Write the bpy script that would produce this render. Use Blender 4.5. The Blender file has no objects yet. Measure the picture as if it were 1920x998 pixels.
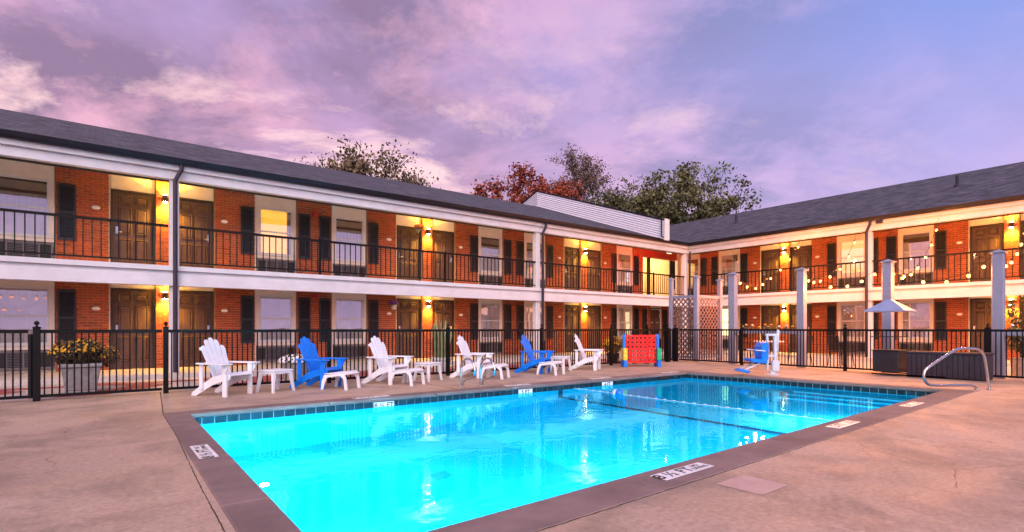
import bpy, bmesh, math, random
from mathutils import Vector, Matrix
R = math.radians
random.seed(11)
scene = bpy.context.scene
COL = scene.collection

# ------------------------------------------------------------------ camera
cam_d = bpy.data.cameras.new("camera")
cam = bpy.data.objects.new("camera", cam_d)
COL.objects.link(cam)
cam.location = (0, 0, 1.15)
cam.rotation_euler = (R(90), 0, R(-37.76))
cam_d.sensor_width = 36
cam_d.lens = 36 * 1007 / 1920
cam_d.shift_y = (616 - 499) / 1920
cam_d.clip_end = 2000
scene.camera = cam

# ------------------------------------------------------------------ node helpers
def node(nt, kind, **kw):
    n = nt.nodes.new(kind)
    for k, v in kw.items():
        if k.startswith('i_'):
            n.inputs[int(k[2:])].default_value = v
        else:
            setattr(n, k, v)
    return n
def math_n(nt, op, a, b=None, clamp=False):
    n = nt.nodes.new('ShaderNodeMath'); n.operation = op; n.use_clamp = clamp
    for i, v in enumerate((a, b)):
        if v is None: continue
        if isinstance(v, (int, float)): n.inputs[i].default_value = v
        else: nt.links.new(v, n.inputs[i])
    return n.outputs[0]
def mix_n(nt, fac, a, b, mode='MIX'):
    n = nt.nodes.new('ShaderNodeMix'); n.data_type = 'RGBA'; n.blend_type = mode
    for sock, v in ((n.inputs[0], fac), (n.inputs[6], a), (n.inputs[7], b)):
        if isinstance(v, (int, float)): sock.default_value = v
        elif isinstance(v, (tuple, list)): sock.default_value = (*v[:3], 1)
        else: nt.links.new(v, sock)
    return n.outputs[2]
def ramp_n(nt, fac, stops):
    n = nt.nodes.new('ShaderNodeValToRGB')
    el = n.color_ramp.elements
    while len(el) < len(stops): el.new(0.5)
    for e, (p, c) in zip(el, stops):
        e.position = p
        e.color = (c, c, c, 1) if isinstance(c, (int, float)) else (*c, 1)
    nt.links.new(fac, n.inputs[0])
    return n.outputs[0]

# ------------------------------------------------------------------ dusk sky
world = bpy.data.worlds.new("World")
scene.world = world
world.use_nodes = True
nt = world.node_tree
nt.nodes.clear()
tc = node(nt, 'ShaderNodeTexCoord')
sep = node(nt, 'ShaderNodeSeparateXYZ')
nt.links.new(tc.outputs['Generated'], sep.inputs[0])
sx, sy, sz = sep.outputs
zc = math_n(nt, 'MAXIMUM', sz, 0.0)
inv = math_n(nt, 'DIVIDE', 1.0, math_n(nt, 'ADD', zc, 0.34))
comb = node(nt, 'ShaderNodeCombineXYZ')
# cloud bands lie across the motel court, north-west to south-east
across = math_n(nt, 'SUBTRACT', math_n(nt, 'MULTIPLY', sx, 0.79), math_n(nt, 'MULTIPLY', sy, 0.61))
along = math_n(nt, 'ADD', math_n(nt, 'MULTIPLY', sx, 0.61), math_n(nt, 'MULTIPLY', sy, 0.79))
nt.links.new(math_n(nt, 'MULTIPLY', across, inv), comb.inputs[0])
nt.links.new(math_n(nt, 'MULTIPLY', along, inv), comb.inputs[1])
def sky_noise(scale, detail, rough, dist, loc, rot=0.0, sc=(1, 1, 1)):
    mp = node(nt, 'ShaderNodeMapping')
    mp.inputs['Location'].default_value = loc
    mp.inputs['Rotation'].default_value = (0, 0, rot)
    mp.inputs['Scale'].default_value = sc
    nt.links.new(comb.outputs[0], mp.inputs[0])
    nz = node(nt, 'ShaderNodeTexNoise')
    nz.inputs['Scale'].default_value = scale; nz.inputs['Detail'].default_value = detail
    nz.inputs['Roughness'].default_value = rough; nz.inputs['Distortion'].default_value = dist
    nt.links.new(mp.outputs[0], nz.inputs[0])
    return nz.outputs[0]
# azimuth term: 0 towards the sunset side (left of the view), 1 towards the blue side
az = math_n(nt, 'ADD', math_n(nt, 'MULTIPLY', sx, 0.62), math_n(nt, 'MULTIPLY', sy, -0.50))
azf = ramp_n(nt, math_n(nt, 'ADD', math_n(nt, 'MULTIPLY', az, 0.7), 0.5), [(0.36, 0.0), (0.84, 1.0)])
el = ramp_n(nt, zc, [(0.10, 0.0), (0.50, 1.0)])
low = mix_n(nt, azf, (0.70, 0.39, 0.55), (0.56, 0.42, 0.72))
high = mix_n(nt, azf, (0.37, 0.28, 0.54), (0.15, 0.28, 0.70))
clear = mix_n(nt, el, low, high)
# big soft cloud sheets: mauve-grey undersides, pink where the last light catches them
n_big = sky_noise(1.25, 9, 0.58, 0.2, (2.4, 1.1, 0), R(0), (0.9, 1.0, 1))
m_big = ramp_n(nt, n_big, [(0.36, 0.0), (0.53, 1.0)])
n_det = sky_noise(2.6, 12, 0.64, 0.25, (2.7, 5.2, 0), R(0), (0.9, 1.05, 1))
m_det = ramp_n(nt, n_det, [(0.43, 0.0), (0.60, 1.0)])
c_dark = mix_n(nt, azf, (0.255, 0.172, 0.285), (0.23, 0.25, 0.47))
c_pink = mix_n(nt, azf, (0.74, 0.40, 0.53), (0.55, 0.41, 0.70))
cloud = mix_n(nt, m_det, c_dark, c_pink)
cover = math_n(nt, 'MULTIPLY', m_big, math_n(nt, 'SUBTRACT', 1.0, math_n(nt, 'MULTIPLY', azf, 0.55)))
cover = math_n(nt, 'MULTIPLY', cover, 0.92)
skyc = mix_n(nt, cover, clear, cloud)
# thin breaks that glow near the set sun
n_hot = sky_noise(1.9, 11, 0.66, 0.3, (2.2, 7.4, 0), R(0), (0.85, 1.1, 1))
m_hot = ramp_n(nt, n_hot, [(0.52, 0.0), (0.63, 1.0)])
lowf = ramp_n(nt, zc, [(0.30, 1.0), (0.52, 0.0)])
hot = math_n(nt, 'MULTIPLY', math_n(nt, 'MULTIPLY', m_hot, lowf), math_n(nt, 'SUBTRACT', 1.0, math_n(nt, 'MULTIPLY', azf, 0.9)))
skyc = mix_n(nt, math_n(nt, 'MULTIPLY', hot, 0.85), skyc, (1.05, 0.70, 0.70))
bg = node(nt, 'ShaderNodeBackground')
nt.links.new(skyc, bg.inputs[0])
bg.inputs[1].default_value = 0.62
out = node(nt, 'ShaderNodeOutputWorld')
nt.links.new(bg.outputs[0], out.inputs[0])

# ------------------------------------------------------------------ very soft fill sun, added behind the camera to brighten the facades
sun_d = bpy.data.lights.new("sun", 'SUN')
sun_d.energy = 2.0
sun_d.angle = R(60)
sun_d.color = (1.0, 0.84, 0.82)
sun = bpy.data.objects.new("sun", sun_d)
COL.objects.link(sun)
sun.rotation_euler = (R(58), 0, R(-37))

# ------------------------------------------------------------------ exposure, sampling
scene.view_settings.view_transform = 'Standard'
scene.view_settings.look = 'None'
scene.view_settings.exposure = 1.0
scene.view_settings.gamma = 1.0
scene.render.engine = 'CYCLES'
cy = scene.cycles
cy.use_denoising = True
cy.max_bounces = 8
cy.diffuse_bounces = 3
cy.glossy_bounces = 4
cy.transmission_bounces = 6
cy.transparent_max_bounces = 12
cy.sample_clamp_indirect = 6.0
cy.caustics_reflective = False

# ------------------------------------------------------------------ materials
MATS = {}
def mat(name, col, rough=0.6, metal=0.0, var=0.12, scale=5.0, bump=0.0, bscale=60.0, spec=0.4, island=0.0, emit=None, estr=0.0, col2=None, coat=0.0):
    m = bpy.data.materials.new(name); m.use_nodes = True
    t = m.node_tree; b = t.nodes['Principled BSDF']
    b.inputs['Roughness'].default_value = rough
    b.inputs['Metallic'].default_value = metal
    b.inputs['Specular IOR Level'].default_value = spec
    b.inputs['Coat Weight'].default_value = coat
    g = t.nodes.new('ShaderNodeNewGeometry')
    nz = t.nodes.new('ShaderNodeTexNoise')
    nz.inputs['Scale'].default_value = scale; nz.inputs['Detail'].default_value = 6; nz.inputs['Roughness'].default_value = 0.62
    t.links.new(g.outputs['Position'], nz.inputs[0])
    c2 = col2 if col2 else tuple(max(0, c * (1 - 2.2 * var)) for c in col)
    c1 = col if col2 else tuple(min(1, c * (1 + 1.2 * var)) for c in col)
    fac = ramp_n(t, nz.outputs[0], [(0.30, 0.0), (0.70, 1.0)])
    c = mix_n(t, fac, c2, c1)
    if island:
        oi = t.nodes.new('ShaderNodeObjectInfo')
        r = math_n(t, 'FRACT', math_n(t, 'ADD', g.outputs['Random Per Island'], oi.outputs['Random']))
        v = math_n(t, 'ADD', math_n(t, 'MULTIPLY', r, 2 * island), 1 - island)
        hs = t.nodes.new('ShaderNodeHueSaturation')
        t.links.new(c, hs.inputs['Color']); t.links.new(v, hs.inputs['Value'])
        h = math_n(t, 'ADD', math_n(t, 'MULTIPLY', math_n(t, 'FRACT', math_n(t, 'MULTIPLY', r, 7.3)), 0.04 * island), 0.5 - 0.02 * island)
        t.links.new(h, hs.inputs['Hue'])
        c = hs.outputs[0]
    t.links.new(c, b.inputs['Base Color'])
    rr = math_n(t, 'ADD', math_n(t, 'MULTIPLY', nz.outputs[0], 0.16), max(0.02, rough - 0.08))
    t.links.new(rr, b.inputs['Roughness'])
    if bump:
        n2 = t.nodes.new('ShaderNodeTexNoise'); n2.inputs['Scale'].default_value = bscale; n2.inputs['Detail'].default_value = 5
        t.links.new(g.outputs['Position'], n2.inputs[0])
        bp = t.nodes.new('ShaderNodeBump'); bp.inputs['Strength'].default_value = bump; bp.inputs['Distance'].default_value = 0.02
        t.links.new(n2.outputs[0], bp.inputs['Height']); t.links.new(bp.outputs[0], b.inputs['Normal'])
    if emit:
        b.inputs['Emission Color'].default_value = (*emit, 1); b.inputs['Emission Strength'].default_value = estr
    MATS[name] = m
    return m

mat('trim_white', (0.60, 0.575, 0.60), 0.5, var=0.05, scale=3)
mat('wall_cream', (0.70, 0.59, 0.51), 0.6, var=0.05, scale=3)
mat('ceiling_paint', (0.78, 0.74, 0.66), 0.7, var=0.05, scale=2)
mat('brick_clay', (0.345, 0.068, 0.020), 0.78, var=0.16, scale=18, bump=0.4, bscale=90, island=0.26)
mat('mortar', (0.50, 0.31, 0.22), 0.9, var=0.15, scale=30)
mat('door_paint', (0.070, 0.033, 0.030), 0.5, var=0.12, scale=7)
mat('door_frame_paint', (0.030, 0.018, 0.014), 0.45, var=0.1)
mat('shutter_paint', (0.018, 0.018, 0.028), 0.5, var=0.1)
mat('black_metal', (0.0045, 0.0035, 0.0045), 0.5, var=0.12, spec=0.18)
mat('gutter_metal', (0.010, 0.008, 0.014), 0.45, var=0.1, spec=0.25)
mat('pipe_metal', (0.032, 0.024, 0.038), 0.5, var=0.12, spec=0.25)
mat('ac_metal', (0.14, 0.12, 0.14), 0.5, var=0.1)
mat('ac_dark', (0.012, 0.010, 0.012), 0.6)
mat('chrome', (0.66, 0.64, 0.64), 0.22, metal=1.0, var=0.05)
mat('plaque', (0.80, 0.76, 0.72), 0.4)
mat('plastic_white', (0.74, 0.73, 0.77), 0.42, var=0.04, scale=4)
mat('plastic_blue', (0.0005, 0.18, 0.76), 0.36, var=0.08, scale=4)
mat('plastic_red', (0.72, 0.003, 0.003), 0.5, var=0.06)
mat('plastic_yellow', (0.82, 0.50, 0.03), 0.36, var=0.06)
mat('plastic_green', (0.01, 0.36, 0.17), 0.36, var=0.06)
mat('lift_white', (0.54, 0.54, 0.60), 0.35, var=0.04)
mat('post_grey', (0.25, 0.25, 0.34), 0.55, var=0.05, scale=6)
mat('lattice_grey', (0.20, 0.115, 0.115), 0.6, var=0.1)
mat('deckbox_dark', (0.028, 0.019, 0.030), 0.5, var=0.12)
mat('cart_dark', (0.018, 0.014, 0.020), 0.4, var=0.12)
mat('canopy_tin', (0.26, 0.30, 0.48), 0.4, metal=0.1, var=0.06)
mat('pot_stone', (0.34, 0.31, 0.30), 0.8, var=0.15, scale=14, bump=0.2)
mat('pot_white', (0.72, 0.70, 0.68), 0.5, var=0.08)
mat('soil', (0.03, 0.02, 0.015), 0.95)
mat('mum_leaf', (0.085, 0.055, 0.022), 0.7, island=0.4, var=0.2)
mat('mum_flower', (0.66, 0.33, 0.014), 0.6, island=0.25)
mat('leaf_green', (0.14, 0.135, 0.055), 0.6, island=0.45, var=0.25)
mat('leaf_olive', (0.17, 0.12, 0.055), 0.65, island=0.5, var=0.25)
mat('leaf_red', (0.30, 0.060, 0.026), 0.65, island=0.5, var=0.25)
mat('leaf_brown', (0.17, 0.11, 0.085), 0.7, island=0.4, var=0.25)
mat('cactus_green', (0.26, 0.28, 0.13), 0.5, island=0.4, var=0.2)
mat('bark', (0.060, 0.040, 0.035), 0.9, var=0.25, scale=12, bump=0.5, bscale=20)
mat('petal_purple', (0.24, 0.07, 0.46), 0.6, island=0.3)
mat('petal_white', (0.80, 0.78, 0.80), 0.6, island=0.1)
mat('petal_red', (0.50, 0.02, 0.03), 0.6, island=0.3)
mat('petal_orange', (0.75, 0.26, 0.04), 0.6, island=0.3)
mat('siding_white', (0.70, 0.69, 0.80), 0.5, var=0.04)
mat('alarm_red', (0.36, 0.012, 0.012), 0.4)
mat('pole_light', (0.55, 0.55, 0.60), 0.5)
mat('curtain', (0.82, 0.72, 0.68), 0.85, var=0.06)
mat('curtain_dark', (0.20, 0.15, 0.13), 0.85, var=0.06)
mat('curtain_lit', (0.78, 0.50, 0.12), 0.8, var=0.1, emit=(1.0, 0.44, 0.05), estr=1.0)
mat('curtain_glow', (0.80, 0.72, 0.40), 0.8, var=0.1, emit=(1.0, 0.86, 0.42), estr=1.7)
mat('curtain_warm', (0.78, 0.60, 0.32), 0.8, var=0.1, emit=(1.0, 0.60, 0.22), estr=0.8)
mat('bulb_glow', (1, 0.8, 0.5), 0.5, emit=(1.0, 0.24, 0.025), estr=1.3)
mat('lamp_glow', (1, 0.9, 0.6), 0.5, emit=(1.0, 0.72, 0.25), estr=150.0)
mat('ceiling_lamp_glow', (1, 0.95, 0.8), 0.5, emit=(1.0, 0.85, 0.55), estr=8.0)
mat('exit_glow', (0.9, 0.8, 0.7), 0.5, emit=(1.0, 0.62, 0.40), estr=0.9)
mat('pool_lamp_glow', (1, 1, 1), 0.5, emit=(0.42, 1.0, 1.0), estr=1.6)
mat('letter_black', (0.012, 0.012, 0.014), 0.6)
mat('letter_red', (0.6, 0.02, 0.02), 0.6)
mat('marker_tile', (0.78, 0.76, 0.78), 0.35, var=0.06)
mat('tile_teal', (0.012, 0.034, 0.050), 0.25, var=0.2, scale=8, island=0.28)
mat('grout', (0.42, 0.46, 0.50), 0.8)
mat('coping_stone', (0.225, 0.152, 0.140), 0.72, var=0.14, scale=2.2, bump=0.35, bscale=120, island=0.08)
mat('coping_edge_shade', (0.05, 0.05, 0.06), 0.7)
mat('plate_lid', (0.52, 0.34, 0.30), 0.7, var=0.08)
mat('rope_white', (0.50, 0.58, 0.66), 0.5)
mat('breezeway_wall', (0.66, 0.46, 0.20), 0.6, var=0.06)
mat('header_red', (0.34, 0.035, 0.022), 0.7, var=0.1)
mat('red_paint', (0.36, 0.075, 0.070), 0.75, var=0.2, scale=9)
mat('pool_plaster', (0.006, 0.50, 0.78), 0.55, var=0.05, scale=1.6)
mat('drain_blue', (0.005, 0.36, 0.60), 0.5)
mat('pool_stripe', (0.015, 0.05, 0.12), 0.4)

# roof shingles: coursed, streaky
def shingle_mat():
    m = mat('shingles', (0.078, 0.072, 0.092), 0.85, var=0.28, scale=2.6, bump=0.0)
    t = m.node_tree; b = t.nodes['Principled BSDF']
    g = t.nodes.new('ShaderNodeTexCoord')
    br = t.nodes.new('ShaderNodeTexBrick')
    br.inputs['Scale'].default_value = 1.0
    br.inputs['Brick Width'].default_value = 0.30; br.inputs['Row Height'].default_value = 0.14
    br.inputs['Mortar Size'].default_value = 0.008; br.inputs['Bias'].default_value = 0.0
    br.inputs['Color1'].default_value = (0.62, 0.62, 0.62, 1); br.inputs['Color2'].default_value = (1.35, 1.35, 1.35, 1)
    br.inputs['Mortar'].default_value = (0.35, 0.35, 0.35, 1)
    t.links.new(g.outputs['UV'], br.inputs[0])
    prev = b.inputs['Base Color'].links[0].from_socket
    c = mix_n(t, 0.85, prev, br.outputs[0], 'MULTIPLY')
    t.links.new(c, b.inputs['Base Color'])
    mp = t.nodes.new('ShaderNodeMapping'); mp.inputs['Scale'].default_value = (0.9, 5.0, 1)
    t.links.new(g.outputs['UV'], mp.inputs[0])
    ns = t.nodes.new('ShaderNodeTexNoise'); ns.inputs['Scale'].default_value = 1.6; ns.inputs['Detail'].default_value = 8; ns.inputs['Roughness'].default_value = 0.72
    t.links.new(mp.outputs[0], ns.inputs[0])
    c = mix_n(t, 1.0, c, ramp_n(t, ns.outputs[0], [(0.36, 0.55), (0.64, 1.45)]), 'MULTIPLY')
    t.links.new(c, b.inputs['Base Color'])
    bp = t.nodes.new('ShaderNodeBump'); bp.inputs['Strength'].default_value = 0.6; bp.inputs['Distance'].default_value = 0.02
    t.links.new(br.outputs[0], bp.inputs['Height']); t.links.new(bp.outputs[0], b.inputs['Normal'])
shingle_mat()

# stained broom-finished concrete with hairline cracks
def concrete_mat(name, c_a, c_b, c_c, crack=0.5, sheen=0.45):
    m = bpy.data.materials.new(name); m.use_nodes = True
    t = m.node_tree; b = t.nodes['Principled BSDF']
    g = t.nodes.new('ShaderNodeNewGeometry')
    def nz(scale, det, rough, dist=0.0):
        n = t.nodes.new('ShaderNodeTexNoise'); n.inputs['Scale'].default_value = scale; n.inputs['Detail'].default_value = det
        n.inputs['Roughness'].default_value = rough; n.inputs['Distortion'].default_value = dist
        t.links.new(g.outputs['Position'], n.inputs[0]); return n.outputs[0]
    f1 = ramp_n(t, nz(0.45, 7, 0.6, 0.6), [(0.36, 0.0), (0.64, 1.0)])
    f2 = ramp_n(t, nz(0.95, 9, 0.68, 0.5), [(0.46, 0.0), (0.62, 1.0)])
    c = mix_n(t, f1, c_a, c_b)
    c = mix_n(t, math_n(t, 'MULTIPLY', f2, 0.75), c, c_c)
    f3 = ramp_n(t, nz(24, 8, 0.75), [(0.34, 0.74), (0.66, 1.16)])
    c = mix_n(t, 1.0, c, f3, 'MULTIPLY')
    f4 = ramp_n(t, nz(2.6, 8, 0.7, 1.6), [(0.615, 0.0), (0.69, 1.0)])
    c = mix_n(t, math_n(t, 'MULTIPLY', f4, 0.5), c, (0.62, 0.47, 0.42))
    vo = t.nodes.new('ShaderNodeTexVoronoi'); vo.feature = 'DISTANCE_TO_EDGE'; vo.inputs['Scale'].default_value = 0.33
    wob = t.nodes.new('ShaderNodeTexNoise'); wob.inputs['Scale'].default_value = 1.8; wob.inputs['Detail'].default_value = 6
    t.links.new(g.outputs['Position'], wob.inputs[0])
    add = t.nodes.new('ShaderNodeVectorMath'); add.operation = 'MULTIPLY_ADD'
    t.links.new(wob.outputs['Color'], add.inputs[0]); add.inputs[1].default_value = (0.8, 0.8, 0.8)
    t.links.new(g.outputs['Position'], add.inputs[2])
    t.links.new(add.outputs[0], vo.inputs['Vector'])
    ck = ramp_n(t, vo.outputs['Distance'], [(0.0012, 1.0), (0.0035, 0.0)])
    gate = ramp_n(t, nz(0.6, 3, 0.5), [(0.50, 0.0), (0.60, 1.0)])
    ckf = math_n(t, 'MULTIPLY', math_n(t, 'MULTIPLY', ck, gate), crack)
    c = mix_n(t, ckf, c, (0.10, 0.06, 0.05))
    t.links.new(c, b.inputs['Base Color'])
    rr = ramp_n(t, nz(2.2, 5, 0.6, 0.4), [(0.3, sheen), (0.7, sheen + 0.25)])
    t.links.new(rr, b.inputs['Roughness'])
    bp = t.nodes.new('ShaderNodeBump'); bp.inputs['Strength'].default_value = 0.25; bp.inputs['Distance'].default_value = 0.01
    t.links.new(nz(70, 5, 0.7), bp.inputs['Height']); t.links.new(bp.outputs[0], b.inputs['Normal'])
    b.inputs['Specular IOR Level'].default_value = 0.35
    MATS[name] = m
concrete_mat('deck_concrete', (0.44, 0.300, 0.210), (0.50, 0.350, 0.275), (0.25, 0.180, 0.138), 0.8)
concrete_mat('walk_concrete', (0.50, 0.42, 0.38), (0.55, 0.46, 0.42), (0.42, 0.34, 0.30), 0.3)
concrete_mat('ground_asphalt', (0.06, 0.055, 0.058), (0.075, 0.07, 0.07), (0.05, 0.045, 0.047), 0.3, 0.7)

# window glass: part see-through, part mirror of the sky
def glass_mat():
    m = bpy.data.materials.new('window_glass'); m.use_nodes = True
    t = m.node_tree; t.nodes.clear()
    tr = node(t, 'ShaderNodeBsdfTransparent'); tr.inputs[0].default_value = (0.96, 0.96, 0.97, 1)
    gl = node(t, 'ShaderNodeBsdfGlossy'); gl.inputs['Roughness'].default_value = 0.02; gl.inputs[0].default_value = (0.95, 0.95, 1, 1)
    g = node(t, 'ShaderNodeNewGeometry')
    nz = node(t, 'ShaderNodeTexNoise'); nz.inputs['Scale'].default_value = 1.3
    t.links.new(g.outputs['Position'], nz.inputs[0])
    bp = node(t, 'ShaderNodeBump'); bp.inputs['Strength'].default_value = 0.06; bp.inputs['Distance'].default_value = 0.05
    t.links.new(nz.outputs[0], bp.inputs['Height']); t.links.new(bp.outputs[0], gl.inputs['Normal'])
    mx = node(t, 'ShaderNodeMixShader'); mx.inputs[0].default_value = 0.25
    t.links.new(tr.outputs[0], mx.inputs[1]); t.links.new(gl.outputs[0], mx.inputs[2])
    o = node(t, 'ShaderNodeOutputMaterial'); t.links.new(mx.outputs[0], o.inputs[0])
    MATS['window_glass'] = m
glass_mat()
def water_mat():
    m = bpy.data.materials.new('pool_water'); m.use_nodes = True
    t = m.node_tree; t.nodes.clear()
    gl = node(t, 'ShaderNodeBsdfGlass'); gl.inputs['IOR'].default_value = 1.33; gl.inputs['Roughness'].default_value = 0.0
    gl.inputs[0].default_value = (0.20, 0.90, 1.0, 1)
    g = node(t, 'ShaderNodeNewGeometry')
    n1 = node(t, 'ShaderNodeTexNoise'); n1.inputs['Scale'].default_value = 2.2; n1.inputs['Detail'].default_value = 3
    n1.inputs['Distortion'].default_value = 0.6
    t.links.new(g.outputs['Position'], n1.inputs[0])
    n2 = node(t, 'ShaderNodeTexNoise'); n2.inputs['Scale'].default_value = 8.0; n2.inputs['Detail'].default_value = 2
    t.links.new(g.outputs['Position'], n2.inputs[0])
    hh = math_n(t, 'ADD', n1.outputs[0], math_n(t, 'MULTIPLY', n2.outputs[0], 0.10))
    bp = node(t, 'ShaderNodeBump'); bp.inputs['Strength'].default_value = 0.11; bp.inputs['Distance'].default_value = 0.04
    t.links.new(hh, bp.inputs['Height']); t.links.new(bp.outputs[0], gl.inputs['Normal'])
    o = node(t, 'ShaderNodeOutputMaterial'); t.links.new(gl.outputs[0], o.inputs[0])
    MATS['pool_water'] = m
water_mat()

# ------------------------------------------------------------------ mesh helpers
class MB:
    def __init__(self): self.v = []; self.f = []; self.uv = None
    def add(self, vs, fs):
        o = len(self.v); self.v += [tuple(p) for p in vs]; self.f += [tuple(i + o for i in f) for f in fs]; return self
    def box(self, x0, x1, y0, y1, z0, z1):
        if x0 > x1: x0, x1 = x1, x0
        if y0 > y1: y0, y1 = y1, y0
        if z0 > z1: z0, z1 = z1, z0
        return self.add([(x0, y0, z0), (x1, y0, z0), (x1, y1, z0), (x0, y1, z0), (x0, y0, z1), (x1, y0, z1), (x1, y1, z1), (x0, y1, z1)],
                        [(0, 3, 2, 1), (4, 5, 6, 7), (0, 1, 5, 4), (1, 2, 6, 5), (2, 3, 7, 6), (3, 0, 4, 7)])
    def mbox(self, mtx, sx, sy, sz):
        hs = [(a * sx / 2, b * sy / 2, c * sz / 2) for c in (-1, 1) for a, b in ((-1, -1), (1, -1), (1, 1), (-1, 1))]
        return self.add([mtx @ Vector(p) for p in hs], [(0, 3, 2, 1), (4, 5, 6, 7), (0, 1, 5, 4), (1, 2, 6, 5), (2, 3, 7, 6), (3, 0, 4, 7)])
    def bar(self, a, b, w, h, up=(0, 0, 1)):
        a = Vector(a); b = Vector(b); d = (b - a); L = d.length; d.normalize()
        u = Vector(up); s = d.cross(u)
        if s.length < 1e-4: s = d.cross(Vector((1, 0, 0)))
        s.normalize(); u = s.cross(d)
        m = Matrix((d, s, u)).transposed().to_4x4(); m.translation = (a + b) / 2
        return self.mbox(m, L, w, h)
    def taper(self, cx, cy, z0, z1, w0, w1, d0=None, d1=None):
        d0 = w0 if d0 is None else d0; d1 = w1 if d1 is None else d1
        vs = [(cx + a * w / 2, cy + b * d / 2, z) for z, w, d in ((z0, w0, d0), (z1, w1, d1)) for a, b in ((-1, -1), (1, -1), (1, 1), (-1, 1))]
        return self.add(vs, [(0, 3, 2, 1), (4, 5, 6, 7), (0, 1, 5, 4), (1, 2, 6, 5), (2, 3, 7, 6), (3, 0, 4, 7)])
    def tube(self, pts, r, n=8, cap=True):
        pts = [Vector(p) for p in pts]
        rs = r if isinstance(r, (list, tuple)) else [r] * len(pts)
        rings = []; prev = None
        for i, p in enumerate(pts):
            d = (pts[min(i + 1, len(pts) - 1)] - pts[max(i - 1, 0)]).normalized()
            if prev is None:
                s = d.cross(Vector((0, 0, 1)))
                if s.length < 1e-3: s = d.cross(Vector((1, 0, 0)))
            else:
                s = prev - d * prev.dot(d)
                if s.length < 1e-4: s = d.cross(Vector((0, 0, 1)))
            s.normalize(); prev = s; u = d.cross(s)
            rings.append([p + (s * math.cos(2 * math.pi * k / n) + u * math.sin(2 * math.pi * k / n)) * rs[i] for k in range(n)])
        vs = [q for rg in rings for q in rg]; fs = []
        for i in range(len(rings) - 1):
            for k in range(n):
                a = i * n + k; b_ = i * n + (k + 1) % n
                fs.append((a, b_, b_ + n, a + n))
        if cap:
            fs.append(tuple(reversed(range(n)))); fs.append(tuple(range((len(rings) - 1) * n, len(rings) * n)))
        return self.add(vs, fs)
    def lathe(self, prof, n=20, c=(0, 0, 0)):
        vs = [(c[0] + r * math.cos(2 * math.pi * k / n), c[1] + r * math.sin(2 * math.pi * k / n), c[2] + z) for r, z in prof for k in range(n)]
        fs = []
        for i in range(len(prof) - 1):
            for k in range(n):
                a = i * n + k; b_ = i * n + (k + 1) % n
                fs.append((a, b_, b_ + n, a + n))
        fs.append(tuple(reversed(range(n)))); fs.append(tuple(range((len(prof) - 1) * n, len(prof) * n)))
        return self.add(vs, fs)
    def prism(self, poly, axis, a, b):
        # polygon in the two other axes, extruded from a to b along axis
        def p3(q, t):
            if axis == 'x': return (t, q[0], q[1])
            if axis == 'y': return (q[0], t, q[1])
            return (q[0], q[1], t)
        n = len(poly)
        vs = [p3(q, a) for q in poly] + [p3(q, b) for q in poly]
        fs = [tuple(range(n)), tuple(reversed(range(n, 2 * n)))] + [(i, i + n, (i + 1) % n + n, (i + 1) % n) for i in range(n)]
        return self.add(vs, fs)
    def mesh(self, name, material, smooth=False, recalc=False, bevel=0.0):
        me = bpy.data.meshes.new(name)
        me.from_pydata(self.v, [], self.f)
        if recalc or bevel:
            bm = bmesh.new(); bm.from_mesh(me)
            if bevel:
                bmesh.ops.bevel(bm, geom=bm.edges[:], offset=bevel, segments=1, affect='EDGES', clamp_overlap=True)
            bmesh.ops.recalc_face_normals(bm, faces=bm.faces[:]); bm.to_mesh(me); bm.free()
        if material: me.materials.append(MATS[material])
        if smooth:
            me.polygons.foreach_set('use_smooth', [True] * len(me.polygons))
        me.update()
        return me
    def build(self, name, material, parent=None, smooth=False, recalc=False, bevel=0.0, center=True):
        # verts are in the parent's local frame; the origin goes to the bottom centre
        if center and self.v:
            xs, ys, zs = zip(*self.v)
            c = ((min(xs) + max(xs)) / 2, (min(ys) + max(ys)) / 2, min(zs))
            self.v = [(x - c[0], y - c[1], z - c[2]) for x, y, z in self.v]
        else: c = (0, 0, 0)
        o = bpy.data.objects.new(name, self.mesh(name, material, smooth, recalc, bevel))
        COL.objects.link(o); o.location = c
        if parent is not None: o.parent = parent
        return o
def B(x0, x1, y0, y1, z0, z1): return MB().box(x0, x1, y0, y1, z0, z1)
def tag(o, label=None, cat=None, group=None, kind=None):
    if label: o['label'] = label
    if cat: o['category'] = cat
    if group: o['group'] = group
    if kind: o['kind'] = kind
    return o
def thing(name, label, cat, loc=(0, 0, 0), rz=0.0, group=None):
    o = bpy.data.objects.new(name, None); COL.objects.link(o)
    o.location = loc; o.rotation_euler = (0, 0, rz); o.empty_display_size = 0.2
    return tag(o, label, cat, group)
def put(name, me, loc, parent=None, rz=0.0, rot=None):
    o = bpy.data.objects.new(name, me); COL.objects.link(o)
    o.location = loc; o.rotation_euler = rot if rot else (0, 0, rz)
    if parent is not None: o.parent = parent
    return o
def copy_tree(o, parent=None):
    c = o.copy(); COL.objects.link(c)
    if parent is not None: c.parent = parent
    for ch in [k for k in o.children]: copy_tree(ch, c)
    return c
def text_mesh(s, size, material, align='CENTER'):
    cu = bpy.data.curves.new('lettering', 'FONT'); cu.body = s; cu.size = size
    cu.align_x = align; cu.align_y = 'CENTER'; cu.offset = size * 0.016
    ob = bpy.data.objects.new('lettering_tmp', cu); COL.objects.link(ob)
    dg = bpy.context.evaluated_depsgraph_get()
    me = bpy.data.meshes.new_from_object(ob.evaluated_get(dg))
    bpy.data.objects.remove(ob); bpy.data.curves.remove(cu)
    me.name = 'lettering'; me.materials.clear(); me.materials.append(MATS[material])
    return me
def frame_sheet(outer, hole, z):
    # flat sheet with one quad hole; both given counter-clockwise from the same corner
    m = MB(); vs = [(*p, z) for p in outer] + [(*p, z) for p in hole]
    m.add(vs, [(i, (i + 1) % 4, 4 + (i + 1) % 4, 4 + i) for i in range(4)])
    return m

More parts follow.
